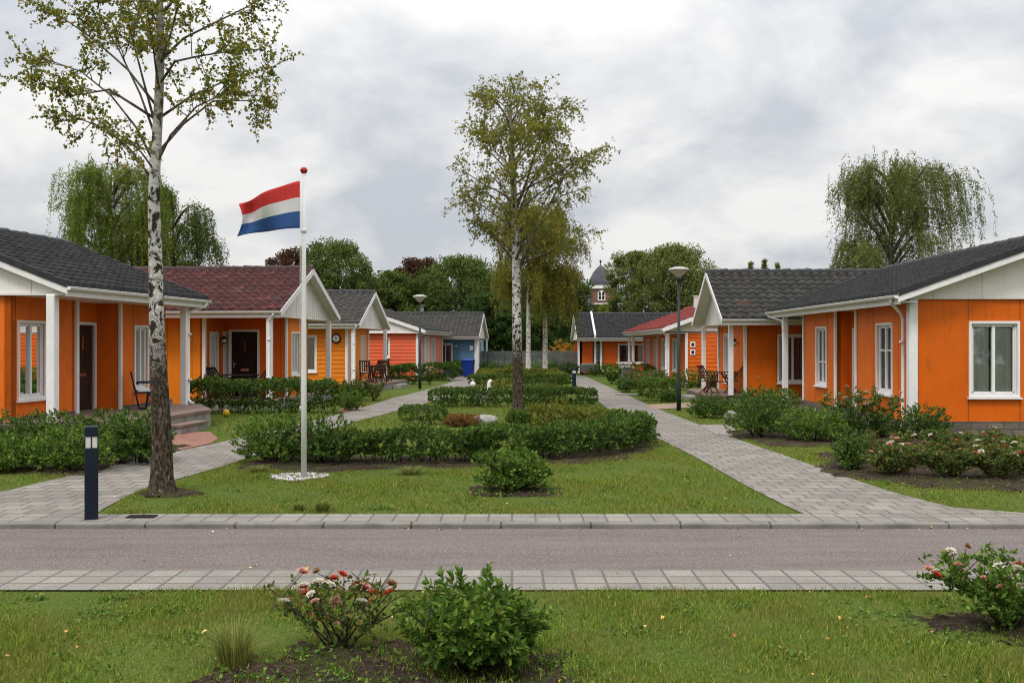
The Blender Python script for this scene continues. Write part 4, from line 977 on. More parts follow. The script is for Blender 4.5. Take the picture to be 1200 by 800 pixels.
# ------------------------------------------------------------------ fence at the far end
t = empty("fence", (1.1, 67.5, 0), 0, "grey green slatted timber fence closing the far end between the houses", "fence")
mb = MB(); rnd = random.Random(7); x = -3.5
while x < 3.6:
    w = .14; mb.box((x, rnd.uniform(-.008, .008), .78 + rnd.uniform(-.02, .02)), (w - .02, .022, 1.5)); x += w
for z in (.35, 1.2): mb.box((0, .035, z), (7.1, .04, .09))
mb.build("slat_panel", MAT['fence'], t)
for x in (-3.55, -1.75, 0.05, 1.85, 3.6):
    mb = MB(); mb.bbox((x, .09, .82), (.1, .1, 1.66), .012); mb.build("fence_post", MAT['fence'], t)
# ------------------------------------------------------------------ street furniture and small things
def bollard(loc, label, rz=0.0, hgt=1.06, w=.145):
    t = empty("light_bollard", loc, rz, label, "bollard", "light bollards along the paths")
    mb = MB(); mb.bbox((0, 0, hgt * .385), (w, w, hgt * .77), .010); mb.build("body", MAT['navy'], t)
    mb = MB(); mb.bbox((0, 0, hgt * .946), (w, w, hgt * .108), .012); mb.box((0, 0, hgt * .892), (w * .95, w * .95, .006)); mb.build("cap", MAT['navy'], t)
    mb = MB(); mb.box((0, 0, hgt * .83), (w * .90, w * .90, hgt * .12)); mb.build("light_panel", MAT['lens'], t)
    mb = MB()
    for sx_, sy_ in ((-1, -1), (1, -1), (1, 1), (-1, 1)): mb.box((sx_ * w * .47, sy_ * w * .47, hgt * .831), (.010, .010, hgt * .125))
    for sx_, sy_ in ((0, -1), (0, 1), (1, 0), (-1, 0)): mb.box((sx_ * w * .465, sy_ * w * .465, hgt * .831), (.012, .012, hgt * .125))
    mb.build("bars", MAT['navy'], t); return t
x, y = G(107, 608); bollard((x, y, .004), "dark square light bollard on the pavement beside the near birch tree", R(22))
bollard((2.72, 43.6, 0), "small dark light bollard at the hedge beside the right path", -.06, .95, .17)

def drain(loc):
    t = empty("drain_grate", loc, 0, "dark iron drain grate set into the far pavement beside the bollard", "drain grate")
    mb = MB()
    for sgn in (-1, 1): mb.box((sgn * .15, 0, .004), (.02, .15, .012)); mb.box((0, sgn * .07, .004), (.32, .014, .0118))
    for k in range(9): mb.box((-.12 + k * .03, 0, .0035), (.014, .13, .010))
    mb.build("grate", MAT['black'], t); mb = MB(); mb.box((0, 0, -.0005), (.30, .13, .003)); mb.build("pit", MAT['black'], t)
x, y = G(166, 606); drain((x, y, .009))

# flag pole and flag
px, py = G(356, 560); H_ = 4.55
t = empty("flagpole", (px, py, 0), 0, "white flagpole with a red ball on top standing in a pebble ring", "flagpole")
mb = MB(); mb.tube([(0, 0, 0), (0, 0, 1.5), (0, 0, 3.0), (0, 0, H_)], [.043, .040, .035, .027], 12); mb.build("pole", MAT['pole_white'], t)
mb = MB(); mb.lathe([(.02, H_ - .01), (.042, H_ + .005), (.056, H_ + .03), (.054, H_ + .055), (.035, H_ + .08), (.008, H_ + .09)], (0, 0, 0), 14); mb.build("finial", MAT['red_ball'], t)
mb = MB(); mb.tube([(-.052, -.01, 1.0), (-.055, -.01, 2.5), (-.048, -.01, H_ - .06)], .004, 5); mb.build("rope", MAT['pvc'], t)
mb = MB(); mb.tube([(-.052, -.012, .92), (-.052, -.012, 1.08)], .009, 6); mb.bar((-.03, -.01, 1.0), (-.055, -.01, 1.0), .02, .02); mb.build("cleat", MAT['metal'], t)
mb = MB(); mb.tube([(0, 0, 3.66), (0, 0, 3.72)], .042, 12); mb.build("ring", MAT['pvc'], t)
# flag: hoist at the pole, the fly sinks in a light wind
nu, nv = 34, 18; vs_ = []; fs = []; ms = []
for i in range(nu):
    u = i / (nu - 1)
    for j in range(nv):
        v = j / (nv - 1)
        fx = -.055 - .93 * (u ** .95) + .05 * u * (1 - v) * .3
        top = 4.43 - .35 * u ** 1.1; hgt = .715 - .225 * u - .03 * math.sin(u * 3.1)
        fz = top - v * hgt + .012 * math.sin(7 * u + 2 * v)
        fy = .13 * u * math.sin(8.5 * u + 2.4 * v) + .05 * math.sin(11 * u - 3.0 * v) * u + .10 * u * (v - .5)
        if u > .9: fx += (u - .9) * 1.2 * math.sin(v * math.pi) * .6
        vs_.append((fx, fy - .02, fz))
for i in range(nu - 1):
    for j in range(nv - 1): fs.append((i * nv + j, i * nv + j + 1, (i + 1) * nv + j + 1, (i + 1) * nv + j)); ms.append(0 if j < 6 else (1 if j < 11 else 2))
mb = MB(); mb.v = vs_; mb.f = fs; mb.m = ms; mb.sm = [True] * len(fs)
fl = mb.build("flag", [MAT['cloth_red'], MAT['cloth_white'], MAT['cloth_blue']])
fl.location = (px, py, 0); sl_ = fl.modifiers.new("cloth", 'SOLIDIFY'); sl_.thickness = .003
tag(fl, "red white and blue striped flag blowing to the left from the white pole", "flag")

# lamp posts
def lamp_post(loc, hgt, label):
    t = empty("street_lamp", loc, 0, label, "lamp post", "lamp posts along the two paths")
    mb = MB(); mb.tube([(0, 0, 0), (0, 0, .75), (0, 0, .8), (0, 0, hgt - .42)], [.068, .066, .052, .038], 12); mb.box((0, -.066, .55), (.07, .012, .2)); mb.build("pole", MAT['post_green'], t)
    z = hgt - .45
    mb = MB(); mb.lathe([(.045, z), (.06, z + .02), (.065, z + .10), (.05, z + .12)], (0, 0, 0), 14); mb.build("collar", MAT['post_green'], t)
    mb = MB(); mb.lathe([(.055, z + .11), (.10, z + .17), (.20, z + .265), (.285, z + .335), (.295, z + .35)], (0, 0, 0), 24); mb.build("glass_bowl", MAT['bowl'], t)
    mb = MB(); mb.lathe([(.300, z + .335), (.318, z + .345), (.318, z + .368), (.27, z + .405), (.15, z + .44), (.02, z + .452)], (0, 0, 0), 24); mb.build("cap", MAT['lampcap'], t)
    return t
x, y = G(795.5, 481); lamp_post((x, y, 0), 4.32, "tall lamp post with a pale bowl lamp on the grass beside the right path")
x, y = G(492, 455.5); lamp_post((x, y, 0), 4.2, "lamp post with a pale bowl lamp before the salmon house")

# wheelie bin
def wheelie_bin(loc, rz, label, mat, s=1.0, name="wheelie_bin"):
    t = empty(name, loc, rz, label, "bin")
    mb = MB(); w0, w1, d0, d1, h_ = .22 * s, .275 * s, .24 * s, .33 * s, .92 * s
    mb.add([(-w0, -d0, .06 * s), (w0, -d0, .06 * s), (w0, d0, .06 * s), (-w0, d0, .06 * s), (-w1, -d1, h_), (w1, -d1, h_), (w1, d1, h_), (-w1, d1, h_)], [(3, 2, 1, 0), (0, 1, 5, 4), (1, 2, 6, 5), (2, 3, 7, 6), (3, 0, 4, 7)], 0)
    mb.box((0, 0, h_ - .02 * s), (2 * w1 + .03 * s, 2 * d1 + .03 * s, .04 * s)); mb.build("body", mat, t)
    mb = MB(); mb.add([(-w1 - .02 * s, -d1 - .03 * s, h_), (w1 + .02 * s, -d1 - .03 * s, h_), (w1 + .02 * s, d1 + .02 * s, h_ + .03 * s), (-w1 - .02 * s, d1 + .02 * s, h_ + .03 * s), (-w1 * .8, -d1 * .8, h_ + .07 * s), (w1 * .8, -d1 * .8, h_ + .07 * s), (w1 * .8, d1 * .8, h_ + .10 * s), (-w1 * .8, d1 * .8, h_ + .10 * s)], [(3, 2, 1, 0), (0, 1, 5, 4), (1, 2, 6, 5), (2, 3, 7, 6), (3, 0, 4, 7), (4, 5, 6, 7)], 0)
    lid = mb.build("lid", mat, t); mb = MB(); mb.tube([(-w1 * .8, d1 + .05 * s, h_), (w1 * .8, d1 + .05 * s, h_)], .018 * s, 8); mb.build("handle", mat, lid)
    for sx_ in (-1, 1):
        mb = MB(); mb.tube([(sx_ * w0 * .80, d0, .10 * s), (sx_ * (w0 + .05 * s), d0, .10 * s)], .10 * s, 14); mb.build("wheel", MAT['black'], t)
    return t
x, y = G(549, 442); wheelie_bin((x, y, .006), R(-12), "bright blue wheelie bin at the end of the left path beside the blue house", MAT['bin_blue'], 1.12)
wheelie_bin((5.95, 52.5, 0), R(20), "dark grey wheelie bin half hidden by shrubs before the far right house", MAT['bin_grey'], .85)
# covered grill by the far right house
t = empty("barbecue", (4.95, 63.9, 0), .2, "grey covered barbecue at the wall of the far right house", "barbecue")
mb = MB(); mb.bbox((0, 0, .48), (1.05, .6, .55), .08); mb.build("cover", MAT['bin_grey'], t)
for sx_ in (-.4, .4):
    for sy_ in (-.2, .2): mb = MB(); mb.bar((sx_, sy_, 0), (sx_, sy_, .24), .04, .04); mb.build("leg", MAT['black'], t)

# armchair on the near terrace: tube steel frame, white seat
def armchair(loc, rz, label):
    t = empty("armchair", loc, rz, label, "chair")
    for sx_ in (-.27, .27):
        mb = MB(); r_ = .019
        mb.tube([(sx_, .30, .52), (sx_, .20, .03), (sx_, .16, .012), (sx_, .06, .012), (sx_, .03, .03), (sx_, -.02, .44)], r_, 8); mb.build("leg", MAT['steel_blue'], t)
        mb = MB(); mb.tube([(sx_, -.03, .42), (sx_, -.20, .03), (sx_, -.24, .012), (sx_, -.30, .012), (sx_, -.33, .03), (sx_, -.24, .40), (sx_, -.26, .46)], r_, 8); mb.build("leg", MAT['steel_blue'], t)
        mb = MB(); mb.tube([(sx_, -.26, .44), (sx_, -.25, .63), (sx_, -.22, .66), (sx_, .22, .66), (sx_, .26, .62)], r_, 8); mb.build("armrest", MAT['steel_blue'], t)
        mb = MB(); mb.tube([(sx_, -.24, .42), (sx_, .24, .42), (sx_, .30, .52), (sx_, .39, .92)], r_, 8); mb.build("frame_rail", MAT['steel_blue'], t)
    mb = MB(); mb.bbox((0, -.01, .45), (.50, .50, .05), .02); mb.build("seat", MAT['seat_white'], t)
    mb = MB()
    for k in range(5): mb.bar((-.27, .305 + k * .0205, .56 + k * .085), (.27, .305 + k * .0205, .56 + k * .085), .012, .05)
    mb.build("backrest", MAT['steel_blue'], t); return t
p = HA.W(11.95, 23.25, .4); armchair((p.x, p.y, .402), R(112), "dark blue steel armchair with a white seat on the near left terrace")

# folding wooden garden chair and table
def garden_chair(loc, rz, label, mat, group="wooden garden chairs on the porches"):
    t = empty("garden_chair", loc, rz, label, "chair", group)
    mb = MB()
    for k in range(5): mb.bar((-.22, -.2 + k * .095, .44), (.22, -.2 + k * .095, .44), .075, .022)
    mb.build("seat", mat, t); mb = MB()
    for k in range(5): x = -.19 + k * .095; mb.bar((x, .22, .50), (x, .34, .93), .05, .016)
    mb.bar((-.24, .345, .95), (.24, .345, .95), .03, .06); mb.build("backrest", mat, t)
    for sx_ in (-.235, .235):
        mb = MB(); mb.bar((sx_, -.27, 0), (sx_, .36, .97), .028, .045, up=(1, 0, 0)); mb.build("leg", mat, t)
        mb = MB(); mb.bar((sx_ * .93, .27, 0), (sx_ * .93, -.22, .46), .028, .045, up=(1, 0, 0)); mb.build("leg", mat, t)
        mb = MB(); mb.bar((sx_, -.25, .64), (sx_, .22, .66), .05, .024); mb.bar((sx_, -.22, .44), (sx_, -.22, .64), .03, .03); mb.build("armrest", mat, t)
    return t
def garden_table(loc, rz, label, mat, L=1.3, W=.8):
    t = empty("garden_table", loc, rz, label, "table", "wooden garden tables on the porches")
    mb = MB(); n = 9
    for k in range(n): mb.bar((-L / 2, -W / 2 + W * (k + .5) / n, .735), (L / 2, -W / 2 + W * (k + .5) / n, .735), W / n - .012, .025)
    for sx_ in (-.42, 0, .42): mb.bar((sx_ * L, -W / 2, .71), (sx_ * L, W / 2, .71), .05, .024)
    mb.build("tabletop", mat, t)
    for sx_ in (-1, 1):
        for sy_ in (-1, 1): mb = MB(); mb.bar((sx_ * (L * .46), sy_ * W * .38, 0), (sx_ * (L * .10), sy_ * W * .34, .70), .05, .06, up=(0, 1, 0)); mb.build("leg", mat, t)
    mb = MB(); mb.bar((-L * .27, 0, .38), (L * .27, 0, .38), .05, .04); mb.build("stretcher", mat, t); return t
def put(hh, a, s, z, extra=0.0): p_ = hh.W(a, s); return (p_.x, p_.y, z), -hh.th + extra
l, r_ = put(HR2, 6.72, 36.0, .262); garden_table(l, r_, "brown wooden garden table on the terrace under the right white gable", MAT['wood_dark'], 1.15, .75)
l, r_ = put(HR2, 6.22, 35.3, .262, R(55)); garden_chair(l, r_, "dark folding garden chair left of the table on the right terrace", MAT['wood_dark'])
l, r_ = put(HR2, 6.98, 35.05, .262, R(-100)); garden_chair(l, r_, "dark garden chair between white post and wall on the right terrace", MAT['wood_dark'])
l, r_ = put(HB, 11.2, 30.25, .302); garden_table(l, r_, "dark table in the porch of the maroon roofed house", MAT['wood_black'], 1.1, .8)
l, r_ = put(HB, 11.75, 30.1, .302, R(80)); garden_chair(l, r_, "dark wooden chair left of the table in the maroon roofed porch", MAT['wood_black'])
l, r_ = put(HB, 10.65, 30.2, .302, R(-75)); garden_chair(l, r_, "dark wooden chair right of the table in the maroon roofed porch", MAT['wood_black'])
l, r_ = put(HC, 10.05, 44.6, .282, R(90)); garden_table(l, r_, "black table on the porch of the amber house with the clock", MAT['wood_black'], 1.25, .85)
l, r_ = put(HC, 10.35, 43.5, .282, R(20)); garden_chair(l, r_, "dark reddish chair in front of the black porch table near the clock", MAT['wood_dark'])
l, r_ = put(HC, 9.75, 43.6, .282, R(-15)); garden_chair(l, r_, "dark reddish chair at the path side of the black porch table", MAT['wood_dark'])
l, r_ = put(HC, 9.95, 45.8, .282, R(180)); garden_chair(l, r_, "dark reddish chair behind the black porch table", MAT['wood_dark'])

# wall clock on the amber house
p = HC.L(11.33, 42.25, 2.22); w_ = HC.W(11.33, 42.24)
t = empty("wall_clock", (w_.x, w_.y, 2.24), -HC.th, "round wall clock with a dark rim and white face on the amber house", "clock")
rotx = Matrix.Rotation(R(90), 3, 'X')
def flat_disc(mb, r0, r1, y0, y1, mat=0, n=24):
    mb.lathe([(r0, 0), (r1, 0), (r1, 1), (r0, 1)], (0, 0, 0), n, mat)
def ring_y(name, prof, mat, parent, n=24):
    mb = MB(); mb.lathe(prof, (0, 0, 0), n); mb.v = [(a, -c, b) for a, b, c in mb.v]; return mb.build(name, MAT[mat], parent)
mb = MB(); mb.tube([(.185 * math.cos(a), -.02, .185 * math.sin(a)) for a in np.linspace(0, 6.2832, 29)], .03, 8); mb.build('rim', MAT['black'], t); ring_y("face", [(.01, .005), (.165, .005), (.165, .022), (.005, .024)], 'pvc', t)
mb = MB(); mb.bar((0, -.03, 0), (.05, -.03, .06), .014, .006, up=(0, 1, 0)); mb.bar((0, -.031, 0), (-.03, -.031, .11), .011, .006, up=(0, 1, 0)); mb.box((0, -.03, 0), (.06, .008, .06)); mb.build("hands", MAT['black'], t)

# garden figures behind the clipped hedge
def goose(loc, rz, s, label):
    t = empty("garden_goose", loc, rz, label, "garden figure")
    mb = MB(); mb.tube([(-.24 * s, 0, .16 * s), (-.16 * s, 0, .20 * s), (0, 0, .21 * s), (.12 * s, 0, .21 * s), (.17 * s, 0, .30 * s), (.15 * s, 0, .42 * s), (.155 * s, 0, .50 * s), (.19 * s, 0, .55 * s), (.23 * s, 0, .54 * s)], [.02 * s, .10 * s, .155 * s, .13 * s, .075 * s, .05 * s, .045 * s, .05 * s, .03 * s], 12)
    mb.build("body", MAT['statue'], t); mb = MB(); mb.tube([(.24 * s, 0, .54 * s), (.30 * s, 0, .52 * s)], [.022 * s, .006 * s], 8); mb.build("beak", MAT['lf_gold'], t)
    mb = MB(); mb.lathe([(.16 * s, 0), (.17 * s, .05 * s), (.10 * s, .1 * s)], (0, 0, 0), 14); mb.build("base", MAT['statue'], t)
goose((-.97, 33.9, 0), R(25), 1.35, "white goose shaped garden figure looking over the clipped hedge by the birch")
t = empty("garden_ball", (-1.32, 33.6, 0), 0, "small white garden ball on a stake beside the goose figure", "garden figure")
mb = MB(); mb.tube([(0, 0, 0), (0, 0, .58)], .012, 6); mb.build("stake", MAT['twig'], t); mb = MB(); mb.lathe([(.02, .54), (.075, .575), (.095, .64), (.08, .70), (.02, .735)], (0, 0, 0), 14); mb.build("ball", MAT['statue'], t)
# pale boulder
def boulder(loc, d, label, seed, mat='rock', name="boulder"):
    rs_ = np.random.RandomState(seed); mb = MB(); n1, n2 = 9, 14; vs_ = []
    for i in range(n1):
        for j in range(n2):
            ph_, th_ = math.pi * i / (n1 - 1), 2 * math.pi * j / n2; k = 1 + .12 * math.sin(3 * th_ + seed) * math.sin(ph_) + .1 * math.sin(2 * ph_ + th_ * 2)
            vs_.append((d[0] / 2 * k * math.sin(ph_) * math.cos(th_), d[1] / 2 * k * math.sin(ph_) * math.sin(th_), d[2] * (.42 + .55 * k * math.cos(ph_))))
    mb.add(vs_, [(i * n2 + j, i * n2 + (j + 1) % n2, (i + 1) * n2 + (j + 1) % n2, (i + 1) * n2 + j) for i in range(n1 - 1) for j in range(n2)], 0, True)
    o = mb.build(name, MAT[mat]); o.location = loc; tag(o, label, "rock"); return o
boulder((-.66, 24.6, 0), (.62, .4, .26), "pale boulder lying on the grass behind the clipped front hedge", 3)
x, y = G(862, 497); boulder((x, y + .6, 0), (.32, .3, .3), "small grey brown rock at the end of the gravel path", 8, 'slab_side')
x, y = G(735, 463); mb = MB(); mb.bbox((x + .1, y, .02), (1.1, .55, .05), .015); o = mb.build("stepping_slab", MAT['kerb']); tag(o, "pale concrete slab beside the right path before the rose bushes", "slab")
# small yellow ball on the grass by the near terrace
mb = MB(); mb.lathe([(.02, 0), (.075, .03), (.10, .10), (.075, .17), (.02, .2)], (0, 0, 0), 14); o = mb.build("ball", paint("yellow_rubber", (.55, .36, .03), .5)); x, y = G(265, 488); o.location = (x, y, 0); tag(o, "small yellow ball on the grass beside the maroon roofed house hedge", "ball")
# ------------------------------------------------------------------ leaves, shrubs, hedges
def unit(v): return v / np.maximum(np.linalg.norm(v, axis=-1, keepdims=True), 1e-9)
def leaf_arrays(pos, axis, nrm, L, W, six=False, fold=.18):
    """leaf faces: base at pos, growing along axis; returns verts, faces (all quads)"""
    axis = unit(axis); side = unit(np.cross(axis, nrm)); nrm = unit(np.cross(side, axis))
    L = np.asarray(L).reshape(-1, 1); W = np.asarray(W).reshape(-1, 1); n = len(pos)
    if not six:
        v = np.stack([pos, pos + axis * L * .5 + side * W * .5 + nrm * W * fold, pos + axis * L, pos + axis * L * .45 - side * W * .5 + nrm * W * fold], 1)
        return v.reshape(-1, 3), np.arange(n * 4).reshape(n, 4)
    tipd = nrm * L * -.10
    v = np.stack([pos, pos + axis * L * .32 + side * W * .46 + nrm * W * fold, pos + axis * L * .70 + side * W * .36 + nrm * W * fold * .7 + tipd * .3, pos + axis * L + tipd, pos + axis * L * .70 - side * W * .36 + nrm * W * fold * .7 + tipd * .3, pos + axis * L * .32 - side * W * .46 + nrm * W * fold], 1)
    b = (np.arange(n) * 6)[:, None]
    f = np.concatenate([b + np.array([[0, 1, 2, 3]]), b + np.array([[0, 3, 4, 5]])], 0)
    return v.reshape(-1, 3), f
def shoots(rs, tips, dirs, per, length, L, W, spread=(.5, 1.1), six=False):
    """leaves set round the last stretch of each shoot"""
    n = len(tips); dirs = unit(dirs); k = per
    t = np.tile(np.linspace(0, 1, k), (n, 1)) + rs.uniform(-.08, .08, (n, k))
    p = tips[:, None] - dirs[:, None] * (length * (1 - t))[..., None]
    ref = np.where(np.abs(dirs[:, 2:3]) > .9, np.array([[1., 0, 0]]), np.array([[0, 0, 1.]])); a = unit(np.cross(dirs, ref)); b = np.cross(dirs, a)
    az = rs.uniform(0, 6.28, (n, 1)) + np.arange(k)[None] * 2.4 + rs.uniform(-.5, .5, (n, k))
    rad = a[:, None] * np.cos(az)[..., None] + b[:, None] * np.sin(az)[..., None]
    ang = spread[1] + (spread[0] - spread[1]) * np.clip(t, 0, 1) + rs.uniform(-.25, .25, (n, k))
    ax = dirs[:, None] * np.cos(ang)[..., None] + rad * np.sin(ang)[..., None]
    ax = ax + rs.normal(0, .12, ax.shape); nr = dirs[:, None] * 1.0 - rad * .3 + rs.normal(0, .3, ax.shape)
    sc = rs.uniform(.65, 1.15, (n * k, 1))
    return leaf_arrays(p.reshape(-1, 3), ax.reshape(-1, 3), nr.reshape(-1, 3), L * sc, W * sc, six)
def join(parts):
    vs_, fs, b = [], [], 0
    for v, f in parts: vs_.append(v); fs.append(f + b); b += len(v)
    return np.concatenate(vs_), np.concatenate(fs)

def bloom(loc, r_, mat, parent, seed, name="bloom"):
    rs = np.random.RandomState(seed); parts = []
    for ring, (k, tilt, ln) in enumerate(((7, .35, 1.0), (6, .8, .85), (5, 1.15, .65))):
        az = np.arange(k) * 6.283 / k + ring * .6 + rs.uniform(-.2, .2, k)
        ax = np.stack([np.cos(az) * math.cos(tilt), np.sin(az) * math.cos(tilt), np.full(k, math.sin(tilt))], 1)
        pos = np.tile(np.array([[0, 0, -.15 * r_]]), (k, 1)); nr = np.stack([-np.cos(az), -np.sin(az), np.full(k, 1.0)], 1)
        parts.append(leaf_arrays(pos, ax, nr, np.full(k, r_ * ln * 1.1), np.full(k, r_ * .95), True, .3))
    v, f = join(parts); o = np_mesh(name, v, f, MAT[mat], parent); o.location = loc; return o

def shrub(label, loc, rx, ry, h, mat='lf_dark', n=420, per=9, L=.055, W=.026, six=False, seed=0, name="shrub", stems=7, base_gap=.035, lump=.18, up=.55, shoot=.10, inner=.45, cat="shrub", group=None, rz=0.0, top_flat=0.0, leggy=0.0):
    """bush of leafy shoots on a lumpy dome, bare stems showing near the ground"""
    rs = np.random.RandomState(seed + 11); t = empty(name, loc, rz, label, cat, group)
    n = int(n * 1.4); L *= 1.12; W *= 1.28; rx *= 1.06; ry *= 1.06
    zu = rs.uniform(-.88, 1, n); hr = (1 - np.abs(zu) ** 2.5) ** (1 / 2.2); az = rs.uniform(0, 6.283, n)
    d = np.stack([np.cos(az) * hr, np.sin(az) * hr, zu], 1)
    ph = rs.uniform(0, 6.28, (5, 3)); fr = rs.uniform(2, 5, (5, 3))
    lum = sum(np.sin((d * fr[i]).sum(1) * 1.5 + ph[i, 0]) for i in range(5)) / 3.0
    depth = np.where(rs.uniform(0, 1, n) < inner, rs.uniform(.35, .9, n), rs.uniform(.88, 1.02, n))
    k = (1 + lump * lum) * depth
    cz = h * .42
    z = cz + d[:, 2] * k * np.where(d[:, 2] > 0, h - cz, cz - base_gap)
    if top_flat: z = np.minimum(z, h * (1 - top_flat * .5 + rs.uniform(-.04, .06, n)))
    tips = np.stack([d[:, 0] * k * rx, d[:, 1] * k * ry, np.maximum(z, base_gap + .02)], 1)
    if leggy: m = rs.uniform(0, 1, n) < leggy; tips[m, 2] += rs.uniform(0, .35, m.sum()) * h * (1 - (d[m, 0] ** 2))
    dirs = d * np.array([1, 1, .7]) + np.array([0, 0, up]) + rs.normal(0, .22, (n, 3))
    v, f = shoots(rs, tips, dirs, per, shoot, L, W, six=six); np_mesh("foliage", v, f, MAT[mat], t)
    mb = MB()
    for i in range(stems):
        j = rs.randint(0, n); e_ = Vector(tips[j]); b = Vector((e_.x * .18 + rs.uniform(-.04, .04) * rx * 2, e_.y * .18, -.02)); m_ = b.lerp(e_, .5) + Vector((rs.uniform(-.04, .04), rs.uniform(-.04, .04), .04))
        mb.tube([b, m_, e_], [.010 + .006 * h, .008 + .003 * h, .003], 5)
        for q in range(3):
            j2 = rs.randint(0, n); e2 = Vector(tips[j2])
            if (e2 - e_).length < max(rx, ry) * 1.1: mb.tube([m_, m_.lerp(e2, .55), e2], [.006, .005, .002], 4)
    mb.build("stems", MAT['twig'], t)
    t["_tips"] = 0; del t["_tips"]
    return t, tips, dirs

def rose(label, loc, rx, ry, h, blooms, seed, canes=9, leaves=9, per=5, mat='lf_rose', L=.042, W=.026, group="flowering rose bushes", br=.035, height_bias=.0, six=False, dense=1.0, cat="rose bush"):
    """open bush: thorny canes rising from one foot, sparse leaves, blooms at the cane ends"""
    rs = np.random.RandomState(seed); t = empty("rose_bush", loc, 0, label, cat, group)
    mb = MB(); tips, dirs, ends = [], [], []
    for c in range(canes):
        az = 6.283 * c / canes + rs.uniform(-.35, .35); out = rs.uniform(.55, 1.0); hh = h * rs.uniform(.48, 1.0) * (1 - .25 * out + .15)
        b = Vector((rs.uniform(-.05, .05), rs.uniform(-.05, .05), -.02)); e_ = Vector((math.cos(az) * rx * out, math.sin(az) * ry * out, hh))
        pts = [b, b.lerp(e_, .35) + Vector((0, 0, .06 * h)), b.lerp(e_, .7) + Vector((rs.uniform(-.03, .03), rs.uniform(-.03, .03), .07 * h)), e_]
        mb.tube(pts, [.0075, .006, .0045, .003], 5); ends.append((e_, (e_ - pts[2]).normalized()))
        subs = []
        for q in range(3):
            u = rs.uniform(.35, .85); s0 = pts[1].lerp(pts[2], (u - .35) / .35) if u < .7 else pts[2].lerp(pts[3], (u - .7) / .3)
            e2 = s0 + Vector((rs.uniform(-1, 1) * rx * .35, rs.uniform(-1, 1) * ry * .35, rs.uniform(.12, .32) * h)); mb.tube([s0, s0.lerp(e2, .5) + Vector((0, 0, .01)), e2], [.005, .004, .0025], 4)
            subs.append((s0, e2)); ends.append((e2, (e2 - s0).normalized()))
        for (p0, p1) in [(pts[0].lerp(pts[1], .6), pts[1]), (pts[1], pts[2]), (pts[2], pts[3])] + subs:
            for q in range(int(max(1, 1.3 * leaves * dense * (p1 - p0).length / h))):
                u = rs.uniform(0, 1); tp = p0.lerp(p1, u) + Vector((rs.uniform(-.06, .06), rs.uniform(-.06, .06), rs.uniform(-.03, .05))); tips.append(tp); dirs.append(Vector((rs.normal(0, .8), rs.normal(0, .8), .35)))
    mb.build("stems", MAT['twig'], t)
    v, f = shoots(rs, np.array(tips), np.array(dirs), per, .07, L, W, (.5, 1.2), six); np_mesh("foliage", v, f, MAT[mat], t)
    ends.sort(key=lambda q: -q[0].z); order = ends[:int(len(ends) * .72)]; random.Random(seed).shuffle(order); k = 0
    for m, cnt in blooms:
        for i in range(cnt):
            e_, d_ = order[k % len(order)]; k += 1
            o = bloom(e_ + Vector((rs.uniform(-.02, .02), rs.uniform(-.02, .02), .01)), br * rs.uniform(.75, 1.15), m, t, seed * 50 + k)
            o.rotation_euler = (rs.uniform(-.6, .3), rs.uniform(-.5, .5), rs.uniform(0, 6))
    return t

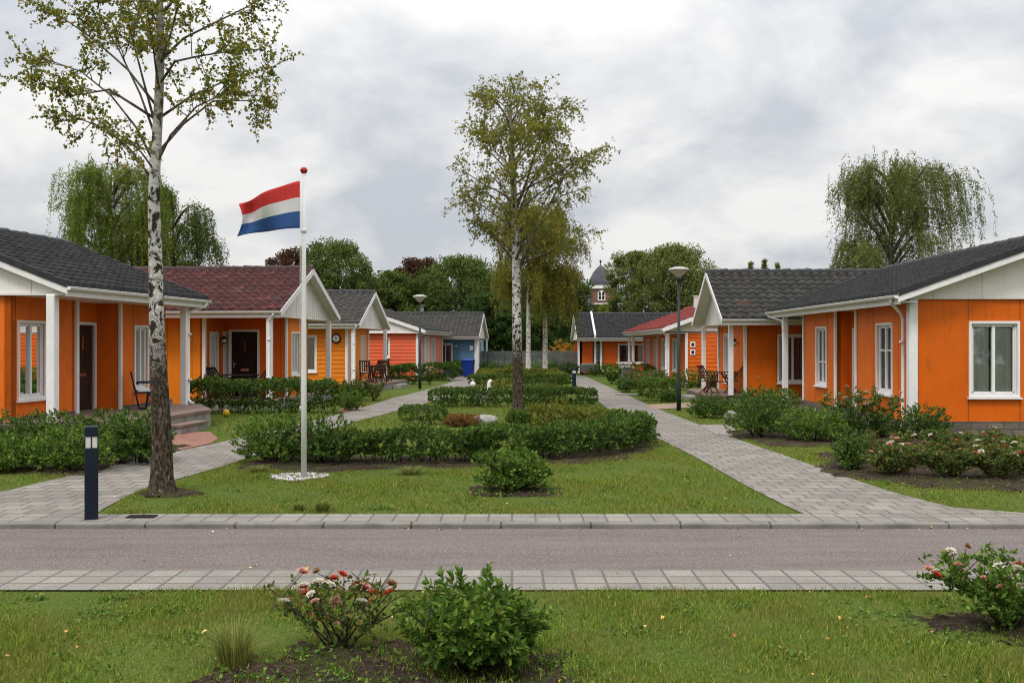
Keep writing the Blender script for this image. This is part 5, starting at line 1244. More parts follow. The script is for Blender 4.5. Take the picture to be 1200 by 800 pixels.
def hedge(label, line, width, h, mat='lf_dark', dens=150, per=8, L=.05, W=.026, seed=0, round_=.3, gaps=(), base_gap=.04, shoot=.09, group=None, lump=.10, six=False, name="hedge", wavy=.06, stems=True):
    """clipped hedge along a polyline on the ground"""
    rs = np.random.RandomState(seed + 3); x0, y0 = line[0]; t = empty(name, (x0, y0, 0), 0, label, "hedge", group)
    seg = [math.dist(a, b) for a, b in zip(line, line[1:])]; tot = sum(seg); cum = np.concatenate([[0], np.cumsum(seg)])
    per_m = (2 * h + width); n = int(1.75 * dens * (tot + width * .5) * per_m); L *= 1.15; W *= 1.3
    u = rs.uniform(-width * .35, tot + width * .35, n); uc = np.clip(u, 0, tot - 1e-6); idx = np.clip(np.searchsorted(cum, uc, side='right') - 1, 0, len(seg) - 1)
    A = np.array(line)[:-1][idx]; B = np.array(line)[1:][idx]; dd = unit(B - A); P = A + dd * (u - cum[idx])[:, None]
    side = np.stack([-dd[:, 1], dd[:, 0]], 1)
    # superellipse section
    th = rs.uniform(-.6, math.pi + .6, n); th = np.where(rs.uniform(0, 1, n) < .12, rs.uniform(0, 6.283, n), th); c, s = np.cos(th), np.sin(th); e_ = .55
    cs, sn = np.sign(c) * np.abs(c) ** e_, np.sign(s) * np.abs(s) ** e_
    taper = np.sqrt(np.clip(1 - (np.maximum(-u, 0) / (width * .36)) ** 2, .02, 1)) * np.sqrt(np.clip(1 - (np.maximum(u - tot, 0) / (width * .36)) ** 2, .02, 1))
    ph = rs.uniform(0, 6.28, 6)
    wob = 1 + lump * (np.sin(u * 3.1 + ph[0]) * .6 + np.sin(u * 7.3 + ph[1] + th) * .5 + np.sin(th * 3 + u * 5 + ph[2]) * .5)
    dep = np.where(rs.uniform(0, 1, n) < .3, rs.uniform(.5, .9, n), rs.uniform(.9, 1.03, n))
    hw = width / 2 * taper; cz = (h + base_gap) / 2; hz = (h - base_gap) / 2 * (1 + wavy * (np.sin(u * 2.3 + ph[3]) + np.sin(u * 5.1 + ph[4])) * .6)
    off = cs * hw * wob * dep; z = cz + sn * hz * np.where(sn > 0, 1 + (wob - 1) * .6, 1) * dep * (.4 + .6 * taper)
    tips = np.concatenate([P + side * off[:, None], z[:, None]], 1); tips[:, 2] = np.maximum(tips[:, 2], base_gap)
    dirs = np.concatenate([side * cs[:, None] * .8, (sn * .8 + .45)[:, None]], 1) + rs.normal(0, .3, (n, 3))
    tips[:, 0] -= x0; tips[:, 1] -= y0
    v, f = shoots(rs, tips, dirs, per, shoot, L, W, six=six); np_mesh("foliage", v, f, MAT[mat], t)
    if stems:
        mb = MB(); k = int(tot / .16) + 1
        for i in range(k):
            uu = tot * (i + .5) / k; j = int(np.clip(np.searchsorted(cum, uu, side='right') - 1, 0, len(seg) - 1)); a, b = Vector(line[j]), Vector(line[j + 1]); p = a.lerp(b, (uu - cum[j]) / seg[j]) - Vector((x0, y0))
            for q in range(2): mb.tube([(p.x + rs.uniform(-.1, .1) * width, p.y + rs.uniform(-.1, .1) * width, -.02), (p.x + rs.uniform(-.25, .25) * width, p.y + rs.uniform(-.3, .3) * width, h * .8)], [.012, .004], 4)
        mb.build("stems", MAT['twig'], t)
    return t

def tuft(label, loc, r_, h, n, seed, w=.007, mat='tuft', lean=.6, group="grass tufts in the lawns"):
    rs = np.random.RandomState(seed); az = rs.uniform(0, 6.283, n); rr = r_ * .35 * np.sqrt(rs.uniform(0, 1, n))
    b = np.stack([rr * np.cos(az), rr * np.sin(az), np.full(n, -.01)], 1); out = np.stack([np.cos(az), np.sin(az), np.zeros(n)], 1); hh = h * rs.uniform(.45, 1.0, n)[:, None]; ln = (lean * rs.uniform(.1, 1.0, n))[:, None] * r_ * 1.4
    side = np.stack([-np.sin(az), np.cos(az), np.zeros(n)], 1) * w / 2; up = np.array([[0, 0, 1.]])
    m_ = b + out * ln * .35 + up * hh * .62; e_ = b + out * ln + up * hh * (1 - .35 * (ln / max(r_, .01)) * .5)
    v = np.stack([b - side, b + side, m_ + side * .8, m_ - side * .8, e_ + side * .12, e_ - side * .12], 1).reshape(-1, 3)
    i6 = (np.arange(n) * 6)[:, None]; f = np.concatenate([i6 + np.array([[0, 1, 2, 3]]), i6 + np.array([[3, 2, 4, 5]])], 0)
    o = np_mesh("grass_tuft", v, f, MAT[mat]); o.location = loc; tag(o, label, "grass tuft", group); return o

# ---- foreground
ZN = -.055
shrub("dense dark green shrub in the foreground bed, centre of the near edge", (-.22, 6.27, ZN + .03), .37, .34, .53, 'lf_mid', 235, 13, .060, .026, True, 21, stems=16, inner=.30, lump=.30, leggy=.10, up=.65, shoot=.11, base_gap=.05)
rose("open rose bush with coral and cream blooms on the foreground bed", (-1.17, 6.72, ZN), .52, .40, .52, [('petal_r', 7), ('petal_w', 8), ('petal_b', 6), ('petal_p', 6)], 31, 14, 6, 6, L=.042, W=.030, br=.043, six=True)
rose("cream and red flowering rose bush at the right edge beyond the near lawn", (3.6, 7.2, ZN), .58, .40, .54, [("petal_w", 14), ("petal_p", 6), ("petal_r", 3), ("petal_b", 3)], 32, 15, 14, 6, 'lf_mid', L=.048, W=.032, br=.044, six=True, dense=1.0)
tuft("tall greyish grass tuft with dry blades on the foreground bed edge", (-1.78, 6.38, ZN), .27, .34, 330, 41, .005)
x, y = G(350, 598); tuft("low grass tuft at the pavement left of the darker tuft", (x, y, 0), .13, .13, 180, 42, .008)
x, y = G(378, 599); tuft("dark upright grass tuft on the lawn edge right below the flag pole", (x, y, 0), .17, .18, 260, 43, .008)
x, y = G(482, 555); tuft("wispy grass tuft on the lawn before the front hedge", (x, y, 0), .34, .15, 260, 44, .008)
x, y = G(303, 553); tuft("wispy grass tuft on the lawn left of the pebble ring", (x, y, 0), .26, .14, 220, 45, .008)
# ---- central lawn
shrub("round green shrub in its own soil patch in front of the long hedge", (.03, 13.6, .03), .45, .42, .55, 'lf_mid', 300, 10, .055, .030, False, 22, stems=12, up=.7, lump=.22, leggy=.08)
shrub("loose light green rose shrub at the left end of the front hedge", (-4.05, 16.9, .02), .62, .55, .80, 'lf_mid', 400, 9, .055, .03, False, 23, lump=.26, leggy=.16, stems=10)
shrub("dark leafy shrub behind the flag pole foot", (-3.15, 16.7, .02), .55, .5, .74, 'lf_dark', 420, 9, .052, .028, False, 24, lump=.24, leggy=.1, stems=10)
hedge("left stretch of the dark front hedge with gaps near the ground", [(-2.55, 16.7), (-1.55, 16.75), (-.55, 16.75)], .80, .56, 'lf_dark', 105, 9, .058, .032, 25, lump=.26, base_gap=.10, wavy=.14)
hedge("right stretch of the front hedge curving back round the lawn bed", [(-.5, 16.95), (.7, 17.35), (1.65, 18.1), (2.25, 19.4), (2.45, 21.0)], .92, .58, 'lf_dark', 110, 9, .058, .032, 26, lump=.22, base_gap=.09, wavy=.10)
hedge("olive coloured hedge with autumn tints behind the front hedge", [(.75, 24.6), (1.6, 23.9), (2.2, 22.6)], .95, .50, 'lf_olive', 120, 8, .05, .028, 27, lump=.16)
shrub("small clipped box shrub alone on the grass before the birch", (.15, 24.4, 0), .29, .28, .44, 'lf_dark', 260, 8, .04, .024, False, 28, top_flat=.25, lump=.05)
hedge("short dark hedge on the lawn left of the rusty shrub", [(-2.55, 24.6), (-1.85, 24.7)], .7, .50, 'lf_dark', 120, 8, .045, .026, 29)
shrub("low rust brown shrub between short hedge and boulder", (-1.22, 24.2, 0), .42, .32, .34, 'lf_rust', 300, 8, .05, .022, False, 30, top_flat=.3, stems=14, up=.9)
hedge("clipped hedge crossing the lawn left of the middle birch trunk", [(-2.35, 31.9), (-.3, 31.95)], .95, .60, 'lf_dark', 100, 8, .055, .032, 33, lump=.07)
hedge("clipped hedge crossing the lawn right of the middle birch trunk", [(.42, 31.95), (2.4, 31.8)], .95, .61, 'lf_dark', 100, 8, .055, .032, 34, lump=.07)
shrub("bright yellow green plant growing at the foot of the clipped hedge", (1.5, 31.1, 0), .28, .25, .36, 'lf_olive', 90, 8, .06, .035, False, 35)
hedge("dark clipped hedge farther back left of the middle birch", [(-1.75, 46.9), (-.35, 47.0)], 1.0, .58, 'lf_dark', 70, 7, .07, .042, 36, lump=.06)
hedge("dark clipped hedge farther back right of the middle birch", [(.3, 47.0), (2.45, 46.9)], 1.0, .60, 'lf_dark', 70, 7, .07, .042, 37, lump=.06)
hedge("olive hedge before the two far birches", [(-1.5, 55.2), (2.2, 55.2)], 1.3, .62, 'lf_olive', 55, 7, .08, .05, 38, lump=.08)
hedge("left side hedge joining the two far clipped rows", [(-1.45, 49.5), (-1.3, 54)], .8, .52, 'lf_olive', 55, 7, .08, .05, 39)
hedge("right side hedge joining the two far clipped rows", [(2.35, 49.5), (2.3, 54)], .8, .52, 'lf_olive', 55, 7, .08, .05, 40)
for i, (x, y, h_, m, lb) in enumerate([(-.55, 40.5, .62, 'lf_olive', "loose olive shrub behind the goose figure"), (-1.0, 36.5, .5, 'lf_rose', "low mixed shrub behind the left clipped hedge"), (1.2, 37.5, .55, 'lf_rose', "low mixed shrub behind the right clipped hedge")]):
    shrub(lb, (x, y, 0), .7, .6, h_, m, 160, 7, .07, .04, False, 50 + i)
for i, (x, h_, m, lb) in enumerate([(-1.5, .85, 'lf_dark', "dark shrub by the fence left of the far birches"), (.3, .8, 'lf_olive', "olive shrub by the fence between the far birches"), (1.9, .95, 'lf_mid', "green shrub by the fence right of the far birches"), (3.3, .9, 'lf_tree_d', "dark shrub at the fence beside the far right house")]):
    shrub(lb, (x, 64.8, 0), 1.0, .6, h_, m, 170, 7, .10, .06, False, 60 + i)
# ---- left, before the near terrace
for i, (x, y, rx, ry, h_, m, lb) in enumerate([
    (-8.15, 15.6, .60, .5, .62, 'lf_mid', "low green shrub at the left picture edge before the terrace"),
    (-7.0, 15.75, .62, .55, .72, 'lf_mid', "light green shrub behind the dark bollard, left of it"),
    (-6.25, 16.75, .50, .5, .90, 'lf_dark', "tall dark shrub right behind the bollard beside the path"),
    (-9.2, 17.5, .75, .6, .82, 'lf_dark', "dark shrub under the leftmost window of the near house"),
    (-8.15, 17.6, .65, .6, .84, 'lf_dark', "dark shrub before the white corner post of the near house"),
    (-7.25, 17.9, .60, .55, .80, 'lf_dark', "dark flowering shrub before the brown door of the near house")]):
    shrub(lb, (x, y, 0), rx, ry, h_, m, 430, 9, .056, .028, False, 70 + i, lump=.2, stems=10)
hedge("long dark hedge in front of the maroon roofed house porch", [(-9.2, 29.0), (-7.2, 28.9), (-5.35, 28.8)], 1.0, .98, 'lf_dark', 80, 8, .065, .036, 80, lump=.14, wavy=.05)
shrub("pale flowering shrub at the end of the maroon house hedge", (-4.85, 30.0, 0), .35, .35, .6, 'lf_mid', 160, 8, .06, .034, False, 81)
shrub("green bush with white blooms left of the pink rose by the left path", (-5.65, 35.6, 0), .55, .5, .74, 'lf_mid', 260, 8, .06, .034, False, 82)
rose("pink flowering rose bush beside the left path before the amber house", (-4.85, 35.0, 0), .48, .45, .80, [('petal_p', 6), ('petal_r', 4), ('petal_w', 5)], 83, 12, 10, 6, 'lf_rose', .06, .036, br=.06, dense=1.3)
hedge("dark hedge before the salmon house behind the amber porch", [(-6.7, 51.6), (-5.9, 51.4)], 1.2, .9, 'lf_dark', 60, 7, .085, .05, 84)
hedge("dark rounded hedge left of the lamp post before the salmon house", [(-5.55, 49.9), (-4.75, 49.9)], 1.2, .98, 'lf_dark', 60, 7, .085, .05, 85)
rose("pale pink rose bush at the foot of the left lamp post", (-4.05, 49.0, 0), .42, .4, .85, [('petal_p', 5), ('petal_w', 4)], 86, 10, 10, 6, 'lf_rose', .08, .05, br=.08)
hedge("square clipped hedge before the pink side wall of the salmon house", [(-4.5, 54.5), (-3.4, 54.5)], 1.3, .98, 'lf_dark', 60, 7, .085, .05, 87, lump=.05)
hedge("dark hedge before the blue house window left of the bin", [(-3.55, 62.0), (-3.05, 62.0)], 1.0, .95, 'lf_dark', 60, 7, .09, .055, 88)
# ---- right
shrub("low dark bush behind the right lamp post on the grass", (5.35, 27.0, 0), .52, .45, .66, 'lf_dark', 260, 8, .055, .032, False, 90)
shrub("large dark shrub nearest the right path before the porch post", (5.30, 21.2, .02), .64, .58, 1.0, 'lf_dark', 420, 9, .055, .028, False, 91, lump=.22, leggy=.1, stems=12)
shrub("bright green low shrub in front of the right porch bed", (6.15, 20.35, .02), .66, .5, .70, 'lf_mid', 380, 9, .055, .026, False, 92, lump=.22, stems=10)
rose("leggy rose with pale faded blooms before the right house door", (6.95, 20.7, .02), .62, .5, 1.25, [('petal_b', 5), ('petal_w', 4), ('petal_p', 4)], 93, 12, 15, 6, 'lf_dark', .060, .036, br=.055, dense=1.1)
rose("tall leggy rose against the right house window wall", (7.75, 20.9, .02), .55, .45, 1.20, [('petal_p', 4), ('petal_b', 3)], 94, 10, 15, 6, 'lf_dark', .060, .036, br=.055, dense=1.1)
shrub("rounded dark shrub before the right house corner post", (8.55, 20.75, .02), .50, .45, .74, 'lf_dark', 300, 9, .05, .028, False, 95)
shrub("spreading dark shrub behind the leggy roses", (7.4, 21.15, .02), .85, .4, .52, 'lf_dark', 260, 9, .05, .028, False, 96, lump=.25)
shrub("small shrub at the foot of the right porch post", (7.6, 29.5, 0), .9, .6, .75, 'lf_mid', 280, 8, .06, .034, False, 97)
shrub("small dark evergreen bush at the left tip of the rose bed", (5.35, 15.7, .03), .26, .28, .62, 'lf_dark', 210, 9, .04, .022, False, 98)
RB = [(5.75, 15.0, .55, .62, [('petal_w', 3), ('petal_p', 3), ('petal_b', 2)], "rose with white and pink blooms at the left of the corner bed"),
      (6.45, 14.7, .55, .60, [('petal_b', 4), ('petal_w', 2)], "browning rose with faded blooms in the middle of the corner bed"),
      (7.10, 14.6, .52, .62, [('petal_w', 4), ('petal_r', 2)], "rose with white blooms and a red one before the plinth"),
      (7.75, 14.9, .50, .66, [('petal_r', 5), ('petal_w', 3)], "rose with coral red blooms at the right of the corner bed"),
      (8.30, 15.3, .45, .58, [('petal_r', 3), ('petal_b', 3)], "rose with drooping coral blooms at the right edge of the corner bed"),
      (6.2, 16.4, .60, .62, [('petal_p', 3), ('petal_b', 4), ('petal_w', 2)], "rose with pink fading blooms at the back of the corner bed"),
      (7.2, 16.6, .60, .66, [('petal_w', 2), ('petal_p', 2), ('petal_r', 1)], "rose with mixed blooms at the back centre of the corner bed"),
      (8.1, 16.9, .55, .66, [('petal_w', 4), ('petal_r', 1)], "rose with tall white blooms before the stone plinth")]
RB = [(x, y, r_, h_, [(m_, int(c_ * 1.6 + .5)) for m_, c_ in bl], lb) for x, y, r_, h_, bl, lb in RB]
for i, (x, y, r_, h_, bl, lb) in enumerate(RB): rose(lb, (x, y, .02), r_ * .95, r_ * .75, h_ * .84, bl, 100 + i, 11, 15, 6, 'lf_rose', .052, .036, br=.055, dense=1.35)
x, y = G(1196, 548); rose("small cream rose bush cut off by the right picture edge", (x, y, .0), .3, .3, .42, [('petal_w', 6)], 109, 7, 10, 6, 'lf_mid', br=.05)
hedge("bright green box hedge beside the right path behind the lamp post", [(4.75, 34.9), (5.55, 34.9)], .95, .82, 'lf_mid', 80, 8, .06, .036, 110, lump=.08)
rose("mixed red rose bush left of the box hedge beside the right path", (4.95, 38.5, 0), .6, .6, .95, [('petal_r', 5), ('petal_p', 4)], 111, 12, 11, 6, 'lf_rose', .06, .036, br=.06, dense=1.4)
shrub("dark leafy bush left of the red roses on the right path edge", (4.85, 41.5, 0), .5, .5, .78, 'lf_dark', 200, 8, .07, .04, False, 112)
shrub("large white blooming bush behind the lamp post on the right", (8.0, 43.2, 0), 1.0, .6, .95, 'lf_mid', 280, 8, .075, .04, False, 113)
rose("white rose on the right path edge before the dark bin", (4.95, 49.6, 0), .7, .6, 1.0, [('petal_w', 6), ('petal_p', 3)], 114, 12, 11, 6, 'lf_mid', .08, .05, br=.07, dense=1.6)
shrub("green bush against the red house wall on the right", (6.6, 47.5, 0), .8, .6, .8, 'lf_mid', 220, 8, .08, .045, False, 115)
shrub("rusty leaved bush before the red house posts on the right", (6.0, 42.5, 0), .7, .5, .85, 'lf_rose', 220, 8, .075, .042, False, 116)
shrub("olive bush before the window of the far right house", (7.2, 56.5, 0), 1.0, .6, .95, 'lf_olive', 220, 8, .09, .05, False, 117)
shrub("dark bush before the far right house wall", (6.1, 62.5, 0), 1.3, .6, .8, 'lf_dark', 220, 8, .1, .055, False, 118)
for i, (x, y, lb) in enumerate([(6.3, 36.0, "small plant in front of the right terrace step"), (-7.2, 36.5, "dark shrub at the far porch post of the maroon roofed house")]):
    shrub(lb, (x - (.9 if i == 0 else 0), y - (1.8 if i == 0 else 0), 0), .35 if i == 0 else .8, .3, .4 if i == 0 else .75, 'lf_dark', 180, 8, .055, .032, False, 120 + i)
# free blooms on three leafy bushes
def dot_blooms(host, spots, mat, r_, seed):
    for i, (x, y, z) in enumerate(spots): bloom((x, y, z), r_, mat, host, seed + i)
# ------------------------------------------------------------------ trees
def limb_path(rs, p0, d0, L, n=7, rise=.25, wob=.10):
    pts = [Vector(p0)]; d = Vector(d0).normalized()
    for i in range(n):
        d = (d + Vector((rs.normal(0, wob), rs.normal(0, wob), rise / n + rs.normal(0, wob * .5)))).normalized()
        pts.append(pts[-1] + d * (L / n))
    return pts
def sample(pts, u):
    k = len(pts) - 1; x = min(max(u, 0), .9999) * k; i = int(x); return pts[i].lerp(pts[i + 1], x - i), (pts[i + 1] - pts[i]).normalized()
class Tree:
    def __init__(t, label, name, loc, seed, group=None):
        t.rs = np.random.RandomState(seed); t.root = empty(name, loc, 0, label, "tree", group); t.mb = MB(); t.lb = MB(); t.tips, t.dirs = [], []
    def trunk(t, pts, rad, n=12): t.tp = [Vector(p) for p in pts]; t.mb.tube(pts, rad, n)
    def limb(t, pts, r0, r1=.012, subs=8, sub_len=.9, twigs=5, twig_len=.45, leaf_gap=.08, start=.25, rise=.35, droop=.0, spread=.9):
        rs = t.rs; k = len(pts); t.lb.tube(pts, [r0 + (r1 - r0) * (i / (k - 1)) ** .8 for i in range(k)], 6)
        for q in range(subs):
            u = start + (1 - start) * (q + rs.uniform(.2, .8)) / subs; p, d = sample(pts, u)
            az = rs.normal(0, 1, 3); sd = (d * .55 + Vector(az).normalized() * spread + Vector((0, 0, .15))).normalized()
            L = sub_len * (1.15 - .65 * u) * rs.uniform(.7, 1.2)
            sp = limb_path(rs, p, sd, L, 5, rise - droop, .14); t.lb.tube(sp, [max(.004, r0 * .33 * (1 - .6 * u)) * (1 - i / 6) + .003 for i in range(6)], 4)
            for w in range(twigs):
                uu = .2 + .8 * (w + rs.uniform(.2, .8)) / twigs; p2, d2 = sample(sp, uu); tdv = (d2 * .6 + Vector(rs.normal(0, 1, 3)).normalized() * .8 - Vector((0, 0, droop * .8))).normalized()
                Lt = twig_len * rs.uniform(.5, 1.1); tp = limb_path(rs, p2, tdv, Lt, 3, -.3 - droop, .15); t.lb.tube(tp, [.004, .0035, .003, .002], 3, caps=False)
                t.leaves_on(tp, leaf_gap)
            t.leaves_on(sp[3:], leaf_gap)
        t.leaves_on(pts[-2:], leaf_gap)
    def leaves_on(t, pts, gap):
        L = sum((b - a).length for a, b in zip(pts, pts[1:])); n = max(1, int(L / gap)); rs = t.rs
        for i in range(n):
            p, d = sample(pts, (i + rs.uniform(0, 1)) / n); t.tips.append(p); t.dirs.append(d * .5 + Vector(rs.normal(0, .8, 3)) - Vector((0, 0, .25)))
    def finish(t, bark, leaf, per=3, L=.06, W=.045, shoot=.06, six=False, limb_bark=None):
        tr = t.mb.build("trunk", MAT[bark], t.root)
        if t.lb.v: t.lb.build("limbs", MAT[limb_bark or bark], t.root)
        if t.tips:
            v, f = shoots(t.rs, np.array([tuple(p) for p in t.tips]), np.array([tuple(p) for p in t.dirs]), per, shoot, L, W, (.5, 1.4), six); np_mesh("crown", v, f, MAT[leaf], t.root)
        return t.root

# ---- near birch
bx_, by_ = G(190, 578); D = by_
def q(x, y, dd=0.0): p = at(x, y, D + dd); return Vector((p.x - bx_, p.y - by_, p.z))
t = Tree("tall near birch with white and dark bark standing left of the flag pole", "birch_tree", (bx_, by_, 0), 201, "birch trees on the central lawn")
# flared foot
t.trunk([(0, 0, -.05), (0, 0, .06), (-.005, 0, .22), (0, .0, .6), q(188, 478), q(184, 400), q(182, 300), q(180, 235), q(182, 190), q(186, 120), q(188, 60), q(187, 0), q(184, -60), q(184, -140)],
        [.27, .19, .152, .132, .122, .104, .088, .077, .068, .061, .053, .045, .036, .012], 22)
LB = [([(178, 210), (150, 172), (122, 150), (95, 140), (70, 142)], .3), ([(180, 190), (160, 150), (130, 112), (95, 84), (55, 70), (20, 88)], -.5), ([(182, 160), (164, 110), (140, 60), (118, 22), (110, -20)], .6),
      ([(183, 150), (168, 95), (155, 45), (165, 5), (168, -50)], -.6), ([(182, 195), (200, 158), (230, 125), (262, 110), (300, 112)], -.4), ([(184, 180), (215, 145), (250, 118), (290, 118), (318, 135)], .7),
      ([(187, 72), (215, 45), (255, 25), (290, 8), (330, -15)], .2), ([(187, 78), (200, 40), (210, 0), (225, -50)], -.8), ([(187, 66), (170, 30), (150, -10), (140, -50)], .9), ([(186, 100), (205, 72), (232, 66), (270, 60), (310, 58)], -1.0),
      ([(184, 125), (150, 82), (112, 48), (75, 22), (45, 5)], 1.0), ([(183, 140), (128, 105), (85, 112), (45, 98)], -1.1), ([(184, 140), (225, 112), (275, 90), (322, 78)], 1.2), ([(187, 30), (160, -10), (110, -40), (60, -50)], .2), ([(187, 20), (220, -20), (270, -50)], .4),
      ([(181, 200), (165, 178), (150, 165), (140, 168)], -.9), ([(185, 110), (190, 70), (200, 20)], 1.4), ([(186, 105), (180, 60), (172, 10)], -1.4)]
for i, (pl, dp) in enumerate(LB):
    pts = [q(x, y, dp * (k / (len(pl) - 1)) ** 1.1) for k, (x, y) in enumerate(pl)]
    ln = sum((b - a).length for a, b in zip(pts, pts[1:]))
    t.limb(pts, .021 if ln > 1.2 else .015, .005, subs=int(5 + 3.8 * ln), sub_len=.52, twigs=4, twig_len=.30, leaf_gap=.06, start=.40, rise=.2, spread=.95)
t.finish('birch', 'lf_birch', 3, .056, .045, .06, limb_bark='birch_limb')

# ---- middle birch
bx_, by_ = G(607, 481); D = by_
t = Tree("middle birch on the lawn with a full olive crown and white forked trunk", "birch_tree", (bx_, by_, 0), 202, "birch trees on the central lawn")
t.trunk([(0, 0, -.05), (0, 0, .1), (0, 0, .5), q(606, 400), q(605, 330), q(604, 280), q(602, 220), q(600, 170), q(598, 130), q(597, 92)], [.25, .185, .165, .145, .125, .11, .09, .065, .04, .012], 14)
LB = []
rs = np.random.RandomState(77)
for i in range(42):
    u = (i + rs.uniform(0, 1)) / 42; y0 = 318 - 200 * u; az = i * 2.4 + rs.uniform(-.4, .4)
    reach = 96 * math.sin(math.pi * (.27 + .66 * u)) * rs.uniform(.6, 1.16); x1 = 604 + 7 + reach * math.cos(az); dp = reach / F * D * math.sin(az)
    y1 = y0 - reach * rs.uniform(.45, .95) * (1 if u < .75 else .8)
    y1 = max(y1, 92)
    p0 = q(604 - 5 * u, y0); p3 = q(x1, y1, dp); mid = p0.lerp(p3, .5) + Vector((0, 0, rs.uniform(-.05, .28)))
    pts = [p0, p0.lerp(mid, .5) + Vector((0, 0, .05)), mid, mid.lerp(p3, .5) + Vector((0, 0, .06)), p3]
    ln = (p3 - p0).length
    t.limb(pts, .042 * (1.1 - .7 * u), .008, subs=int(5 + 3.2 * ln), sub_len=.80, twigs=4, twig_len=.5, leaf_gap=.12, start=.42, rise=.1, droop=.25)
t.limb([q(606, 318), q(622, 285), q(640, 248), q(662, 205), q(690, 190)], .07, .012, 14, .9, 4, .5, .12, .3); t.limb([q(606, 312), q(590, 290), q(566, 262), q(545, 235)], .045, .01, 12, .9, 4, .55, .12, .3, droop=.3)
t.limb([q(603, 250), q(618, 210), q(632, 165), q(640, 125)], .055, .01, 12, .8, 4, .5, .12, .2)
t.finish('birch', 'lf_birch2', 3, .082, .064, .10, limb_bark='birch_limb')

# ---- two far birches with hanging twigs
def weeping(label, loc, hgt, wid, seed, leaf, trunk_r=.16, bark='birch_far', strands=260, sl=(.8, 2.4), L=.10, W=.04, first=.30, limbs=14, gap=.10, per=2, trunk_lean=.0, fork=True, group=None, name="weeping_birch"):
    rs = np.random.RandomState(seed); t = Tree(label, name, loc, seed, group)
    t.trunk([(0, 0, -.05), (0, 0, .3), (trunk_lean * .3, 0, hgt * .3), (trunk_lean * .6, 0, hgt * .6), (trunk_lean, 0, hgt * .97)], [trunk_r * 1.3, trunk_r, trunk_r * .8, trunk_r * .5, .02], 10)
    arcs = []
    for i in range(limbs):
        u = first + (.92 - first) * (i + rs.uniform(.1, .9)) / limbs; z0_ = hgt * u; az = i * 2.4 + rs.uniform(-.4, .4); reach = wid / 2 * rs.uniform(.65, 1.0) * math.sin(math.pi * (.22 + .62 * (u - first) / (1 - first))) ** .6
        d = Vector((math.cos(az), math.sin(az), 0)); p0 = Vector((trunk_lean * u, 0, z0_)); up_ = min(hgt - z0_ - .1, reach * rs.uniform(.55, .95))
        pts = [p0, p0 + d * reach * .25 + Vector((0, 0, up_ * .55)), p0 + d * reach * .55 + Vector((0, 0, up_ * .95)), p0 + d * reach * .82 + Vector((0, 0, up_ * .9)), p0 + d * reach + Vector((0, 0, up_ * .6))]
        t.lb.tube(pts, [trunk_r * .45, trunk_r * .33, trunk_r * .2, trunk_r * .1, .01], 6); arcs.append(pts)
    # hanging twigs in bundles below the outer limbs, each bundle falling its own way
    nb = max(20, strands // 9); per_b = 16; cen = []
    for i in range(nb):
        pts = arcs[rs.randint(len(arcs))]; u = rs.uniform(.22, 1.0) ** .8; p, d = sample(pts, u); o_ = Vector((rs.normal(0, 1), rs.normal(0, 1), rs.normal(0, .6))) * (wid * .055); cen.append((p + o_, (d * .35 + Vector((o_.x, o_.y, 0)) * .25), rs.uniform(.45, 1.0)))
    P0, OUT_, LS = [], [], []
    for p, out, lf in cen:
        for q_ in range(per_b):
            pp = p + Vector(rs.normal(0, 1, 3)) * (wid * .045); Ls = min(rs.uniform(*sl) * lf, max(.4, pp.z - hgt * .15)); P0.append(pp); OUT_.append(out + Vector((rs.normal(0, .12), rs.normal(0, .12), 0))); LS.append(Ls)
    for k in range(0, len(P0), 2):
        p, out, Ls = P0[k], OUT_[k], LS[k]; t.lb.tube([p, p + out * .45 + Vector((0, 0, -Ls * .2)), p + out * .75 + Vector((0, 0, -Ls * .55)), p + out * .85 + Vector((0, 0, -Ls))], [.006, .005, .004, .002], 3, caps=False)
    P0, OUT_, LS = np.array([tuple(p) for p in P0]), np.array([tuple(p) for p in OUT_]), np.array(LS)
    cnt = np.maximum(3, (LS / gap).astype(int)); idx = np.repeat(np.arange(len(LS)), cnt); u = rs.uniform(0, 1, len(idx))
    hor = 1 - (1 - u) ** 2.2; pos = P0[idx] + OUT_[idx] * (.85 * hor)[:, None]; pos[:, 2] -= LS[idx] * u ** 1.15 - .10 * LS[idx] * np.sin(u * 3.1) * .4
    pos += rs.normal(0, .035, pos.shape); dirs = np.stack([OUT_[idx][:, 0] * (1 - u), OUT_[idx][:, 1] * (1 - u), -.35 - .8 * u], 1) + rs.normal(0, .45, pos.shape)
    extra_p, extra_d = [], []
    for pts in arcs:                                       # short upright shoots along the limbs
        for q_ in range(int(330 * wid / 7)):
            p, d = sample(pts, rs.uniform(.15, 1)); extra_p.append(np.array(tuple(p)) + rs.normal(0, .03 * wid, 3)); extra_d.append(np.array(tuple(d)) + rs.normal(0, .6, 3) + np.array([0, 0, .3]))
    t.tips = list(pos) + extra_p; t.dirs = list(dirs) + extra_d
    return t.finish(bark, leaf, per, L, W, .09, limb_bark='birch_limb')
weeping("far left birch of the pair before the fence with a hanging crown", (.95, 57.5, 0), 9.6, 5.2, 203, 'lf_birch2', .17, 'birch_far', 420, (.8, 2.6), .115, .075, .36, 16, .085, 2, group="birch trees on the central lawn", name="birch_tree")
weeping("far right birch of the pair before the fence with golden green crown", (1.95, 58.5, 0), 10.0, 4.5, 204, 'lf_birch', .17, 'birch_far', 460, (.8, 2.4), .115, .075, .34, 18, .085, 2, group="birch trees on the central lawn", name="birch_tree")
